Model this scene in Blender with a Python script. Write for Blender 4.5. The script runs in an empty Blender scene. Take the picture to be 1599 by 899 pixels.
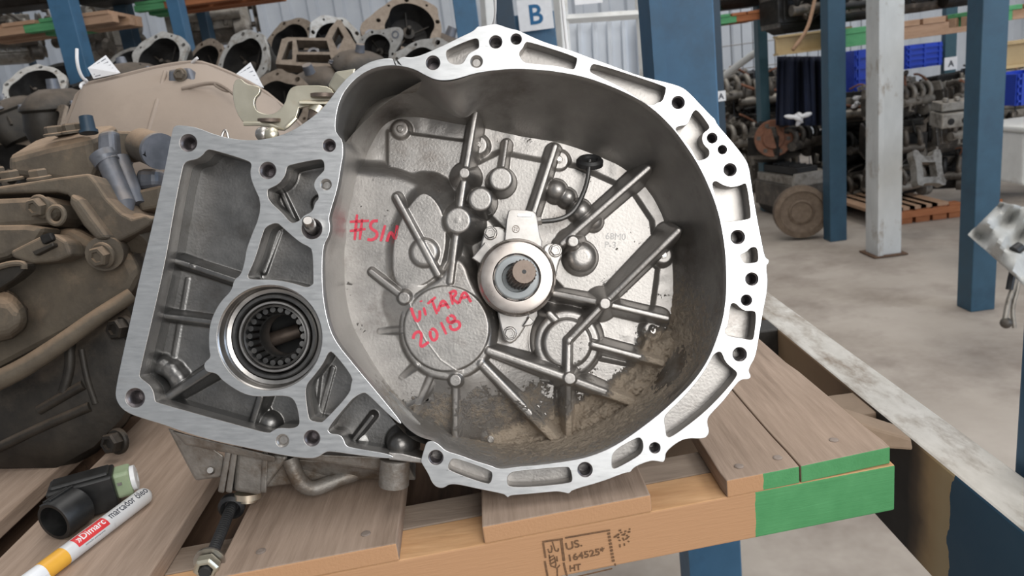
import bpy, bmesh, math, random
import numpy as np
from mathutils import Matrix, Vector

# ------------------------------------------------------------------ camera, world, lights, exposure
F = 1155.0                      # focal length in pixels of the 1599x899 frame
PITCH, ROLL = math.radians(15.2), math.radians(-7.4)
CAM = Vector((0.0, 0.0, 1.30))
_r0, _u0 = Vector((1, 0, 0)), Vector((0, math.sin(PITCH), math.cos(PITCH)))
FWD = Vector((0, math.cos(PITCH), -math.sin(PITCH)))
RGT = _r0 * math.cos(ROLL) + _u0 * math.sin(ROLL)
UPV = _u0 * math.cos(ROLL) - _r0 * math.sin(ROLL)
CAMM = Matrix(((RGT.x, UPV.x, -FWD.x, CAM.x), (RGT.y, UPV.y, -FWD.y, CAM.y), (RGT.z, UPV.z, -FWD.z, CAM.z), (0, 0, 0, 1)))
scene = bpy.context.scene
COL = scene.collection
cd = bpy.data.cameras.new('camera')
cd.sensor_width = 36.0
cd.lens = 36.0 * F / 1599.0
cd.clip_start, cd.clip_end = 0.02, 100
cd.dof.use_dof = True
cd.dof.focus_distance = 0.66
cd.dof.aperture_fstop = 13.0
cam = bpy.data.objects.new('camera', cd)
cam.matrix_world = CAMM
COL.objects.link(cam)
scene.camera = cam

world = bpy.data.worlds.new('world')
scene.world = world
world.use_nodes = True
world.node_tree.nodes['Background'].inputs[0].default_value = (0.93, 0.96, 1.0, 1)
world.node_tree.nodes['Background'].inputs[1].default_value = 0.28

def area(name, loc, target, size, size_y, power, color):
    l = bpy.data.lights.new(name, 'AREA')
    l.shape = 'RECTANGLE'; l.size = size; l.size_y = size_y; l.energy = power; l.color = color
    o = bpy.data.objects.new(name, l)
    o.location = loc
    o.rotation_euler = (Vector(target) - Vector(loc)).to_track_quat('-Z', 'Y').to_euler()
    COL.objects.link(o)
    return o
# roof skylight strips and the open warehouse door behind the photographer
area('roof_skylight', (0.6, 1.6, 5.2), (0.6, 1.6, 0), 2.0, 7.0, 120, (1.0, 0.97, 0.93))
area('roof_skylight', (3.6, 4.5, 5.2), (3.6, 4.5, 0), 2.0, 7.0, 170, (1.0, 0.97, 0.93))
area('roof_skylight', (-3.0, 4.5, 5.2), (-3.0, 4.5, 0), 1.6, 6.0, 40, (1.0, 0.97, 0.93))
area('warehouse_doorway', (1.9, -3.6, 2.9), (0.3, 0.6, 1.1), 3.2, 3.0, 185, (1.0, 0.98, 0.95))
area('side_doorway', (5.6, -0.4, 2.0), (0.2, 0.8, 1.1), 3.0, 3.2, 125, (0.62, 0.78, 1.0))

vs = scene.view_settings
vs.view_transform = 'Standard'
vs.look = 'None'
vs.exposure = 0.0
vs.gamma = 1.0
vs.use_curve_mapping = False
scene.cycles.use_denoising = True

# ------------------------------------------------------------------ helpers
def ray(px, py):
    return RGT * ((px - 799.5) / F) - UPV * ((py - 449.5) / F) + FWD
def at(px, py, t):                      # point seen at the pixel, t metres deep
    return CAM + ray(px, py) * t
def onz(px, py, z):                     # point of the level plane z seen at the pixel
    d = ray(px, py)
    return CAM + d * ((z - CAM.z) / d.z)
def ony(px, py, y):
    d = ray(px, py)
    return CAM + d * ((y - CAM.y) / d.y)

def J(*gs):                             # join geometries
    V, Fc = [], []
    for g in gs:
        n = len(V)
        V += [tuple(v) for v in g[0]]
        Fc += [tuple(i + n for i in f) for f in g[1]]
    return V, Fc
def T(g, m):                            # transform a geometry
    return [tuple(m @ Vector(v)) for v in g[0]], g[1]
def TR(x=0, y=0, z=0): return Matrix.Translation((x, y, z))
def RX(a): return Matrix.Rotation(math.radians(a), 4, 'X')
def RY(a): return Matrix.Rotation(math.radians(a), 4, 'Y')
def RZ(a): return Matrix.Rotation(math.radians(a), 4, 'Z')

def g_box(c, s):
    x, y, z = c; a, b, d = s[0] / 2, s[1] / 2, s[2] / 2
    V = [(x + i * a, y + j * b, z + k * d) for k in (-1, 1) for j in (-1, 1) for i in (-1, 1)]
    return V, [(0, 2, 3, 1), (4, 5, 7, 6), (0, 1, 5, 4), (2, 6, 7, 3), (0, 4, 6, 2), (1, 3, 7, 5)]
def g_prism(poly, z0, z1):
    n = len(poly)
    if sum(poly[i][0] * poly[(i + 1) % n][1] - poly[(i + 1) % n][0] * poly[i][1] for i in range(n)) < 0:
        poly = poly[::-1]
    V = [(x, y, z0) for x, y in poly] + [(x, y, z1) for x, y in poly]
    return V, [tuple(range(n))[::-1], tuple(range(n, 2 * n))] + [(i, (i + 1) % n, n + (i + 1) % n, n + i) for i in range(n)]
def g_hexa(bottom, top):                # prism between two equal loops of 3D points
    n = len(bottom)
    return list(map(tuple, bottom)) + list(map(tuple, top)), [tuple(range(n))[::-1], tuple(range(n, 2 * n))] + [(i, (i + 1) % n, n + (i + 1) % n, n + i) for i in range(n)]
def frame(d):
    d = Vector(d).normalized()
    a = d.cross(Vector((0, 0, 1)))
    if a.length < 1e-3: a = d.cross(Vector((1, 0, 0)))
    a.normalize()
    return a, d.cross(a)
def g_tube(path, r, n=10, caps=True, closed=False):
    P_ = [Vector(p) for p in path]
    m = len(P_)
    rs = list(np.interp(np.linspace(0, 1, m), np.linspace(0, 1, len(r)), r)) if isinstance(r, (list, tuple)) else [r] * m
    V, Fc = [], []
    a = None
    for i, p in enumerate(P_):
        d = (P_[(i + 1) % m] - P_[i - 1]) if closed else (P_[min(i + 1, m - 1)] - P_[max(i - 1, 0)])
        d.normalize()
        if a is None: a, b = frame(d)
        else:
            a = a - d * a.dot(d); a.normalize(); b = d.cross(a)
        for k in range(n):
            t = 2 * math.pi * k / n
            V.append(tuple(p + (a * math.cos(t) + b * math.sin(t)) * rs[i]))
    for i in range(m if closed else m - 1):
        for k in range(n):
            i2 = (i + 1) % m
            Fc.append((i * n + k, i * n + (k + 1) % n, i2 * n + (k + 1) % n, i2 * n + k))
    if caps and not closed:
        Fc.append(tuple(range(n))[::-1]); Fc.append(tuple((m - 1) * n + k for k in range(n)))
    return V, Fc
def g_cyl(p0, p1, r0, r1=None, n=24):
    return g_tube([p0, p1], [r0, r0 if r1 is None else r1], n)
def g_lathe(prof, n=48, close=False, cap0=True, cap1=True):   # profile of (r, z) about the local z axis
    V, Fc = [], []
    m = len(prof)
    for r, z in prof:
        for k in range(n):
            t = 2 * math.pi * k / n
            V.append((r * math.cos(t), r * math.sin(t), z))
    for i in range(m if close else m - 1):
        for k in range(n):
            j = (i + 1) % m
            Fc.append((i * n + k, i * n + (k + 1) % n, j * n + (k + 1) % n, j * n + k))
    if not close:
        if cap0 and prof[0][0] > 1e-6: Fc.append(tuple(range(n))[::-1])
        if cap1 and prof[-1][0] > 1e-6: Fc.append(tuple((m - 1) * n + k for k in range(n)))
    return V, Fc
def g_ball(c, r, n=16, m=10, sz=1.0):
    prof = [(max(1e-7, r * math.sin(math.pi * i / m)), -r * sz * math.cos(math.pi * i / m)) for i in range(m + 1)]
    return T(g_lathe(prof, n), TR(*c))
def g_hex(c, r, h, n=6):                # hex bolt head with washer flange, along +z
    return T(J(g_lathe([(r * 1.25, 0), (r * 1.25, h * .2), (r * 1.1, h * .3)], 20), g_lathe([(r, h * .2), (r, h * .85), (r * .86, h), (r * .55, h), (r * .5, h * .8)], n)), TR(*c))
def g_loft(loops, caps=True):
    n = len(loops[0]); V = [tuple(p) for l in loops for p in l]; Fc = []
    for i in range(len(loops) - 1):
        for k in range(n):
            Fc.append((i * n + k, i * n + (k + 1) % n, (i + 1) * n + (k + 1) % n, (i + 1) * n + k))
    if caps:
        Fc.append(tuple(range(n))[::-1]); Fc.append(tuple((len(loops) - 1) * n + k for k in range(n)))
    return V, Fc
def chaikin(p, it=2, closed=True):
    for _ in range(it):
        q = []
        n = len(p)
        for i in range(n if closed else n - 1):
            a, b = p[i], p[(i + 1) % n]
            q.append(tuple(a[k] * .75 + b[k] * .25 for k in range(len(a))))
            q.append(tuple(a[k] * .25 + b[k] * .75 for k in range(len(a))))
        if not closed: q = [tuple(p[0])] + q + [tuple(p[-1])]
        p = q
    return p
def resample(p, n):
    p = np.array(p, float); q = np.vstack([p, p[:1]])
    L = np.r_[0, np.cumsum(np.linalg.norm(np.diff(q, axis=0), axis=1))]
    t = np.linspace(0, L[-1], n, endpoint=False)
    return np.stack([np.interp(t, L, q[:, k]) for k in range(p.shape[1])], 1)

def mk(name, g, mat, parent=None, smooth=False, bevel=0, m=None, seg=2):
    me = bpy.data.meshes.new(name)
    me.from_pydata([tuple(v) for v in g[0]], [], g[1])
    bm = bmesh.new(); bm.from_mesh(me)
    bmesh.ops.recalc_face_normals(bm, faces=bm.faces[:])
    bm.to_mesh(me); bm.free()
    o = bpy.data.objects.new(name, me)
    COL.objects.link(o)
    if isinstance(mat, (list, tuple)):
        for q in mat: me.materials.append(q)
    else: me.materials.append(mat)
    if smooth:
        me.shade_smooth()
        me.set_sharp_from_angle(angle=math.radians(smooth if smooth is not True else 40))
    if bevel:
        b = o.modifiers.new('bevel', 'BEVEL'); b.width = bevel; b.segments = seg; b.limit_method = 'ANGLE'; b.angle_limit = math.radians(35)
    if parent is not None:
        o.parent = parent
        o.matrix_parent_inverse = Matrix.Identity(4)
        pm = parent.get('_m')
        o.matrix_basis = m if m is not None else Matrix.Identity(4)
    elif m is not None:
        o.matrix_world = m
    return o
def tag(o, label, cat, group=None, kind=None):
    o['label'] = label; o['category'] = cat
    if group: o['group'] = group
    if kind: o['kind'] = kind
    return o
def struct(o):
    o['kind'] = 'structure'
    return o
def thing(name, label, cat, loc=(0, 0, 0), rot=None, group=None):
    o = bpy.data.objects.new(name, None)
    o.empty_display_size = .05
    COL.objects.link(o)
    o.matrix_world = TR(*loc) @ (rot if rot is not None else Matrix.Identity(4))
    return tag(o, label, cat, group)
def copy_tree(o, parent=None):
    c = o.copy(); COL.objects.link(c)
    if parent is not None:
        c.parent = parent
    for ch in list(o.children): copy_tree(ch, c)
    return c
def text_geo(s, size, extrude=0.0, align='LEFT', shear=0.0, sx=1.0, bold=0.0):
    cu = bpy.data.curves.new('t', 'FONT')
    cu.body = s; cu.size = size; cu.extrude = extrude; cu.align_x = align; cu.shear = shear; cu.offset = bold; cu.resolution_u = 3
    o = bpy.data.objects.new('t', cu); COL.objects.link(o)
    dg = bpy.context.evaluated_depsgraph_get()
    me = bpy.data.meshes.new_from_object(o.evaluated_get(dg))
    g = ([(v.co.x * sx, v.co.y, v.co.z) for v in me.vertices], [tuple(p.vertices) for p in me.polygons])
    bpy.data.objects.remove(o); bpy.data.meshes.remove(me); bpy.data.curves.remove(cu)
    return g
def curve_geo(outline, holes, z0, z1, bev=0.0):
    cu = bpy.data.curves.new('c', 'CURVE')
    cu.dimensions = '2D'; cu.fill_mode = 'BOTH'
    cu.extrude = (z1 - z0) / 2 - bev; cu.bevel_depth = bev; cu.bevel_resolution = 1; cu.offset = -bev
    for poly in [outline] + holes:
        sp = cu.splines.new('POLY'); sp.points.add(len(poly) - 1)
        for i, p in enumerate(poly): sp.points[i].co = (p[0], p[1], 0, 1)
        sp.use_cyclic_u = True
    o = bpy.data.objects.new('c', cu); COL.objects.link(o)
    dg = bpy.context.evaluated_depsgraph_get()
    me = bpy.data.meshes.new_from_object(o.evaluated_get(dg))
    zc = (z0 + z1) / 2
    g = ([(v.co.x, v.co.y, v.co.z + zc) for v in me.vertices], [tuple(p.vertices) for p in me.polygons])
    bpy.data.objects.remove(o); bpy.data.meshes.remove(me); bpy.data.curves.remove(cu)
    return g

# ------------------------------------------------------------------ materials
def nd(nt, typ, **kw):
    n = nt.nodes.new(typ)
    for k, v in kw.items():
        if k in n.inputs.keys(): n.inputs[k].default_value = v
        else: setattr(n, k, v)
    return n
def mat(name, c1, c2=None, rough=.5, metal=0.0, scale=20.0, bump=0.0, bscale=None, detail=6.0, c3=None, c3scale=4.0, c3lo=.55, c3hi=.7, stretch=None, spec=.5, attr=None, attr_c=(0.2, .14, .09), rvar=.12, **extra):
    """two tones mixed by noise, an optional third tone in large patches, fine bump; attr names a mesh attribute that blends in caked dirt"""
    m = bpy.data.materials.new(name); m.use_nodes = True
    nt = m.node_tree; b = nt.nodes['Principled BSDF']
    tc = nd(nt, 'ShaderNodeTexCoord'); src = tc.outputs['Object']
    if stretch:
        mp = nd(nt, 'ShaderNodeMapping'); mp.inputs['Scale'].default_value = stretch
        nt.links.new(src, mp.inputs['Vector']); src = mp.outputs['Vector']
    nz = nd(nt, 'ShaderNodeTexNoise', Scale=scale, Detail=detail, Roughness=.62)
    nt.links.new(src, nz.inputs['Vector'])
    rp = nd(nt, 'ShaderNodeValToRGB')
    rp.color_ramp.elements[0].position = .3; rp.color_ramp.elements[1].position = .7
    c2 = c2 or c1
    rp.color_ramp.elements[0].color = (*c1, 1); rp.color_ramp.elements[1].color = (*c2, 1)
    nt.links.new(nz.outputs['Fac'], rp.inputs['Fac'])
    col = rp.outputs['Color']
    rg = nd(nt, 'ShaderNodeMapRange'); rg.inputs['To Min'].default_value = max(0.03, rough - rvar); rg.inputs['To Max'].default_value = min(1, rough + rvar)
    nt.links.new(nz.outputs['Fac'], rg.inputs['Value']); rsock = rg.outputs['Result']
    msock = None
    if c3:
        n3 = nd(nt, 'ShaderNodeTexNoise', Scale=c3scale, Detail=5.0, Roughness=.7)
        nt.links.new(src, n3.inputs['Vector'])
        r3 = nd(nt, 'ShaderNodeMapRange'); r3.inputs['From Min'].default_value = c3lo; r3.inputs['From Max'].default_value = c3hi
        nt.links.new(n3.outputs['Fac'], r3.inputs['Value'])
        mx = nd(nt, 'ShaderNodeMix', data_type='RGBA'); mx.inputs['B'].default_value = (*c3, 1)
        nt.links.new(r3.outputs['Result'], mx.inputs['Factor']); nt.links.new(col, mx.inputs['A']); col = mx.outputs['Result']
    if attr:
        at_ = nd(nt, 'ShaderNodeAttribute', attribute_name=attr)
        n4 = nd(nt, 'ShaderNodeTexNoise', Scale=190.0, Detail=6.0, Roughness=.7)
        nt.links.new(tc.outputs['Object'], n4.inputs['Vector'])
        ad = nd(nt, 'ShaderNodeMath', operation='ADD'); nt.links.new(at_.outputs['Fac'], ad.inputs[0]); nt.links.new(n4.outputs['Fac'], ad.inputs[1])
        mr = nd(nt, 'ShaderNodeMapRange'); mr.inputs['From Min'].default_value = .82; mr.inputs['From Max'].default_value = 1.08
        nt.links.new(ad.outputs[0], mr.inputs['Value'])
        mx = nd(nt, 'ShaderNodeMix', data_type='RGBA'); mx.inputs['B'].default_value = (*attr_c, 1)
        nt.links.new(mr.outputs['Result'], mx.inputs['Factor']); nt.links.new(col, mx.inputs['A']); col = mx.outputs['Result']
        mm = nd(nt, 'ShaderNodeMapRange'); mm.inputs['To Min'].default_value = metal; mm.inputs['To Max'].default_value = 0
        nt.links.new(mr.outputs['Result'], mm.inputs['Value']); msock = mm.outputs['Result']
        m2 = nd(nt, 'ShaderNodeMix'); m2.inputs['B'].default_value = .95
        nt.links.new(mr.outputs['Result'], m2.inputs['Factor']); nt.links.new(rsock, m2.inputs['A']); rsock = m2.outputs['Result']
        b2 = nd(nt, 'ShaderNodeBump', Distance=.006); b2.inputs['Strength'].default_value = 1.0
        mu = nd(nt, 'ShaderNodeMath', operation='MULTIPLY'); nt.links.new(n4.outputs['Fac'], mu.inputs[0]); nt.links.new(mr.outputs['Result'], mu.inputs[1])
        nt.links.new(mu.outputs[0], b2.inputs['Height']); nt.links.new(b2.outputs['Normal'], b.inputs['Normal'])
    nt.links.new(col, b.inputs['Base Color']); nt.links.new(rsock, b.inputs['Roughness'])
    b.inputs['Metallic'].default_value = metal
    if msock: nt.links.new(msock, b.inputs['Metallic'])
    b.inputs['Specular IOR Level'].default_value = spec
    if bump:
        nb = nd(nt, 'ShaderNodeTexNoise', Scale=bscale or scale * 3, Detail=5.0)
        nt.links.new(src, nb.inputs['Vector'])
        bp = nd(nt, 'ShaderNodeBump', Distance=bump); bp.inputs['Strength'].default_value = .6
        nt.links.new(nb.outputs['Fac'], bp.inputs['Height'])
        if attr: nt.links.new(bp.outputs['Normal'], b2.inputs['Normal'])
        else: nt.links.new(bp.outputs['Normal'], b.inputs['Normal'])
    for k, v in extra.items(): b.inputs[k].default_value = v
    return m
M = {}
M['machined'] = mat('machined_aluminium', (.64, .65, .655), (.75, .76, .765), rough=.32, metal=.9, scale=60, stretch=(1, 6, 1), bump=.00006, bscale=900, c3=(.54, .53, .51), c3scale=14, c3lo=.62, c3hi=.8)
M['cast'] = mat('cast_aluminium', (.33, .315, .30), (.45, .43, .41), rough=.40, metal=.88, scale=45, bump=.0003, bscale=420, c3=(.24, .215, .195), c3scale=16, c3lo=.55, c3hi=.75, attr='dirt', attr_c=(.52, .43, .335))
M['cast_in'] = mat('cast_aluminium_wall', (.31, .295, .28), (.41, .395, .375), rough=.46, metal=.82, scale=30, bump=.0003, bscale=500, c3=(.17, .15, .135), c3scale=10, c3lo=.5, c3hi=.75, attr='dirt', attr_c=(.52, .43, .335))
M['cast_shade'] = mat('shaded_cast_aluminium', (.17, .168, .165), (.26, .256, .25), rough=.36, metal=.88, scale=40, bump=.0003, bscale=420, c3=(.12, .11, .10), c3scale=14, c3lo=.52, c3hi=.75)  # darker copy of the cast aluminium; deep pocket shade put into the colour
M['cast_out'] = mat('grimy_cast_aluminium', (.22, .205, .185), (.33, .31, .285), rough=.55, metal=.6, scale=60, bump=.0010, bscale=260, c3=(.15, .115, .085), c3scale=26, c3lo=.48, c3hi=.68)
M['steel'] = mat('worn_steel', (.40, .38, .36), (.54, .52, .50), rough=.33, metal=1, scale=80)
M['bearing'] = mat('bearing_steel', (.52, .46, .42), (.62, .57, .53), rough=.30, metal=1, scale=60)
M['bluegrey'] = mat('grey_plastic_ring', (.42, .45, .46), (.50, .53, .54), rough=.45, scale=60)
M['shaft'] = mat('oily_shaft_steel', (.13, .10, .082), (.22, .175, .145), rough=.45, metal=.6, scale=90, bump=.0002, bscale=300)
M['black'] = mat('black_rubber', (.012, .012, .013), (.03, .03, .03), rough=.5, scale=60)
M['darkring'] = mat('dark_bearing_steel', (.09, .09, .09), (.16, .155, .15), rough=.35, metal=.8, scale=60)
M['hole'] = mat('oily_bore', (.10, .09, .10), (.22, .2, .2), rough=.4, metal=.8, scale=200)
M['zinc'] = mat('yellow_zinc_plate', (.58, .54, .42), (.72, .68, .56), rough=.34, metal=.85, scale=22, c3=(.60, .46, .34), c3scale=18, c3lo=.5, c3hi=.75)
M['redink'] = mat('red_marker_ink', (.72, .045, .09), (.80, .09, .13), rough=.6, scale=150)
# ------------------------------------------------------------------ the transmission on the pallet
S = 0.00055                     # metres per pixel on the machined face
def P(px, py, d=0.0):           # pixel at depth d (in face pixels) behind the face -> local coordinates in face pixels
    k = 1 + d / F
    return ((px - 799.5) * k, -(py - 449.5) * k, -d)
def P2(l, d=0.0): return [P(x, y, d)[:2] for x, y in l]
GM = CAMM @ TR(0, 0, -F * S)
GBASE = onz(850, 772, .958)
tx = thing('transmission', 'silver aluminium transmission with open bell housing and red handwriting, lying on the near pallet', 'transmission', GBASE)
GREL = TR(-GBASE.x, -GBASE.y, -GBASE.z) @ GM
def gk(name, g, mt, parent=None, smooth=False, bevel=0, seg=2):
    g = ([(x * S, y * S, z * S) for x, y, z in g[0]], g[1])
    top = parent is None
    return mk(name, g, mt, tx if top else parent, smooth, bevel * S, GREL if top else None, seg)
def circ(px, py, r, n=28, d=0.0):
    x, y, _ = P(px, py, d)
    return [(x + r * math.cos(2 * math.pi * i / n), y + r * math.sin(2 * math.pi * i / n)) for i in range(n)]
OUT_L = [(272, 195), (290, 196), (308, 199), (338, 211), (370, 218), (401, 219), (430, 214), (457, 204), (482, 187), (502, 171)]
OUT_T = [(519, 150), (530, 134), (547, 116), (572, 98), (597, 91), (614, 91), (617, 97), (621, 93), (628, 88), (644, 90), (663, 84), (694, 70), (716, 59), (738, 49), (743, 44), (746, 41), (750, 42), (767, 38), (777, 37.5), (794, 44), (809, 47), (819, 52), (850, 66), (888, 77), (919, 89), (950, 100), (1000, 119), (1044, 129), (1066, 136), (1078, 146), (1094, 163), (1112, 182), (1117, 186), (1119, 193), (1141, 218), (1164, 247), (1170, 261), (1174, 290), (1181, 334), (1189, 375), (1194, 400), (1197, 403), (1201, 406), (1200, 411), (1196, 415), (1199, 437), (1197, 460), (1193, 478), (1185, 527), (1180, 557), (1171, 572), (1169, 580), (1173, 587), (1170, 592), (1157, 592), (1147, 603), (1129, 627), (1107, 649), (1104, 659), (1108, 674), (1104, 682), (1096, 685), (1072, 684), (1057, 691), (1040, 705), (1039, 716), (1036, 722), (1027, 720), (1015, 719), (990, 729), (984, 738), (978, 737), (940, 752), (893, 765), (889, 771), (882, 769), (870, 767), (859, 768), (828, 771), (802, 773), (796, 774), (793, 777), (790, 774), (786, 771), (746, 763), (715, 756), (701, 756), (693, 762), (682, 761), (674, 753), (669, 740), (659, 724), (657, 719), (662, 702), (666, 689)]
INNER = [(677, 688), (687, 695), (696, 704), (718, 710), (743, 720), (768, 727), (775, 731), (787, 731.6), (806, 728.5), (840, 726), (871, 722), (906, 716.6), (937, 707), (965, 693), (993, 674), (1025, 650), (1053, 625), (1083, 595), (1105, 563), (1118, 532), (1128, 500), (1132, 475), (1134, 450), (1133, 400), (1128, 363), (1121, 330), (1110, 299), (1093, 262), (1075, 233), (1050, 199), (1019, 169), (988, 150), (950, 133), (909, 119), (862, 111), (831, 108.5), (796, 107.5), (746, 113), (718, 122), (699, 126), (680, 125), (664, 117.5), (646, 107.5), (624, 102.5), (605, 102), (583, 106), (561, 117.5), (542, 136), (531, 155), (525, 177), (523, 202), (528, 211), (535, 219), (536, 240), (533, 256), (527, 294), (517, 326), (513, 341), (516, 354), (513, 369), (504, 385), (503, 430), (505, 467), (512, 504), (523, 532), (551, 567), (598, 623), (627, 659)]
G_EDGE = [(626, 662), (620, 659), (598, 639), (573, 614), (566, 613), (552, 621), (543, 631), (511, 669), (515, 677), (531, 678), (537, 686), (540, 696), (553, 699.4), (612, 709)]
OUT_B = [(615, 717), (560, 711), (514, 704), (506, 707), (498, 713), (487, 716), (459, 713.5), (427, 708), (384, 699), (334, 688), (302, 679), (272, 669), (256, 663), (222, 653), (200, 645), (187, 635), (180, 620), (181, 605), (188, 570), (204, 498), (219, 428), (238, 351), (257, 266), (268, 207)]
POCK_L = {
 'A': [(288, 255), (294.5, 251), (307, 249), (316, 243), (322.6, 234.4), (330, 233.5), (388, 251), (393, 257), (390, 268), (393, 285), (411, 322.6), (385, 385), (382, 407), (376, 429), (365, 436), (361.7, 453), (344.5, 470), (332, 492), (326, 514), (326, 545), (329, 557.6), (319.5, 565), (318, 573), (322.6, 581), (338, 582.6), (347.6, 595), (379, 615.4), (404, 620), (447.7, 617), (461.7, 626), (468, 657.6), (465, 665.5), (454, 668.6), (435, 667), (426, 672), (419.5, 676.4), (379, 665.5), (316, 648), (244.4, 628), (242, 625), (241, 614), (235, 601), (218, 589), (218, 582.6), (238, 498), (258.5, 408), (274, 316), (285, 263)],
 'B': [(447.7, 261.6), (452, 257.6), (497.7, 248.5), (505.5, 250.7), (506.5, 265), (502.4, 269.4), (494.6, 277), (490, 285), (490, 293), (496, 302), (497.7, 310), (491.5, 316), (488, 330), (474, 336), (468, 344), (457, 348.5), (451, 344.5), (441, 332), (419.5, 313), (417, 297.6), (421, 294.5), (435, 288), (444.5, 275.7), (447, 268)],
 'C': [(415, 354), (432, 347), (441.5, 355.5), (468, 379), (482, 385), (488, 391.5), (489, 440), (488.5, 443.5), (479, 449), (460, 442), (429, 436), (391.5, 436), (387, 432.6), (387.6, 428), (397.7, 407), (410, 366)],
 'F': [(513, 550), (519.6, 549), (551, 589), (547.7, 600), (546, 614), (505.5, 657.6), (499, 659), (485, 656), (482, 651), (477.4, 620), (478, 601), (491.5, 585.7), (505.5, 567)]}
POCK_R = [
 [(696, 83), (699, 77), (739.5, 60), (747, 61), (748, 72), (746, 76), (733, 82), (728, 89), (723, 99), (712, 101), (700, 97)],
 [(809.5, 83), (817, 75), (820, 67), (825, 65), (900, 89), (901, 94), (897, 108), (891, 108), (869, 102), (823.5, 98.5), (815.7, 95)],
 [(921, 109.5), (923.6, 101.6), (930, 99.4), (1038, 134.5), (1040, 139), (1034.6, 158), (1027, 159.5), (1019, 165), (1009.6, 162.6), (975, 137.6), (923.6, 114)],
 [(1055, 200), (1059.6, 197), (1073.7, 195.4), (1078, 184.5), (1083, 173.5), (1089, 171.4), (1108, 197), (1106.5, 201.7), (1097, 208), (1095.6, 219), (1100, 228), (1108, 234.5), (1106.5, 245.5), (1092.4, 251), (1087.7, 248.6), (1078, 228), (1056.5, 205)],
 [(1112, 289), (1114, 283.6), (1119, 282.7), (1128, 289), (1140.6, 292.7), (1154.6, 290.5), (1161, 286.8), (1166, 286.8), (1172.4, 337), (1170, 342), (1134, 346.7), (1131, 344), (1119, 309)],
 [(1156, 399.8), (1157.7, 396.6), (1165.5, 393.5), (1173, 386), (1179.6, 385.7), (1182.7, 390), (1184, 404), (1181.8, 409.7), (1164, 411), (1160, 407.6)],
 [(1136.7, 510), (1140.4, 476), (1144, 473), (1149, 474), (1155.5, 481), (1164, 486), (1175.5, 485), (1181, 489), (1177, 527.6), (1173, 531), (1160.5, 528), (1138, 525), (1132.4, 520), (1131.7, 514)],
 [(1111, 560), (1114, 554), (1121, 549), (1126.7, 549.7), (1132, 565), (1143.7, 575.4), (1151, 581), (1149.4, 589), (1125, 618), (1094.5, 648), (1049, 682), (1041, 682), (1040, 674), (1037, 655), (1040, 646), (1068, 620), (1095, 588)],
 [(957, 704), (993, 684), (999.6, 683), (1004, 690), (1004, 702.5), (996.5, 712), (962, 731), (956.5, 731), (955, 724)],
 [(792.6, 743), (799.5, 737), (815, 735), (884, 728.5), (890, 730.7), (894, 748), (890, 754), (827.6, 760), (795, 760), (792, 754)],
 [(699.4, 729), (704, 718), (710, 715), (765, 734), (769, 740), (766.6, 752.6), (760, 755.7), (702.5, 735)]]
HOLES_L = [(294, 223, 13.5), (418, 266, 13), (514, 227, 10), (487, 357, 16), (211, 621, 15), (487, 684, 12.5)]
HOLES_R = [(676, 98, 11), (774, 65.5, 10), (806, 61, 8.5), (1059, 160, 10), (1112, 215.5, 8), (1128, 233.5, 7), (1140, 265, 10), (1152, 370, 11), (1174, 435.5, 10), (1165.5, 468.5, 8.5), (1155, 553, 11), (1022.5, 699, 8.5), (913.5, 733, 11.5), (680.5, 714, 11.5)]
DIMPLES = [(509, 288, 8.5), (441, 688, 10), (744, 96, 9.5)]
BORE = (421, 527, 82)
outline = chaikin(P2(OUT_L + OUT_T + INNER + G_EDGE + OUT_B), 2)
pl = {k: chaikin(P2(v), 2) for k, v in POCK_L.items()}
pr = [chaikin(P2(v), 2) for v in POCK_R]
hl = [circ(*h) for h in HOLES_L]; hr = [circ(*h) for h in HOLES_R]; hd = [circ(*h) for h in DIMPLES]
bore = circ(*BORE, n=72)
def two_tone(o, m2):            # cast flanks and the face that was milled flat
    me = o.data; me.materials.append(m2)
    for p in me.polygons:
        if p.normal.z > .85: p.material_index = 1
    return o
fl = gk('machined_flange', curve_geo(outline, list(pl.values()) + pr + hl + hr + hd + [bore], -34, 0, .7), M['cast'], smooth=30)
two_tone(fl, M['machined'])
# deep differential side behind the left flange
def off(p, k=11): l = math.hypot(p[0] - 815, p[1] - 430); return (p[0] + (p[0] - 815) / l * k, p[1] + (p[1] - 430) / l * k)
left = chaikin(P2(OUT_L + [(510, 165)] + [off(p) for p in INNER[49:]] + [(x - 2, y + 1) for x, y in G_EDGE] + OUT_B), 2)
gk('differential_case', curve_geo(left, list(pl.values()) + [circ(*BORE, n=60)], -110, -34, 0), M['cast_shade'], smooth=30)
web = chaikin(P2([(502, 175)] + OUT_T + INNER[:46] + [(519, 160)]), 2)
gk('flange_web', curve_geo(web, [circ(*h) for h in HOLES_R[:1]], -44, -29, 0), M['cast'])
for i, h in enumerate(HOLES_L + DIMPLES):
    x, y, _ = P(h[0], h[1]); r = h[2]
    dp = 26 if i < 6 else 7
    if i in (4, 5, 0, 1): dp = 30
    gk('bolt_bore', T(g_lathe([(r * .62, -dp), (r * .66, -6), (r * .80, -3.0), (r + .4, -1.0), (r + 1.2, -.6), (r + 1.2, -dp - 2)], 28, close=False), TR(x, y, 0)), M['hole'] if i < 6 else M['cast'], smooth=35)
for h in HOLES_R:
    x, y, _ = P(h[0], h[1]); r = h[2]
    gk('bolt_bore', T(g_lathe([(r * .80, -29), (r * .84, -4), (r + .4, -2.2), (r + .4, -29.5)], 24), TR(x, y, 0)), M['hole'], smooth=35)
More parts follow.
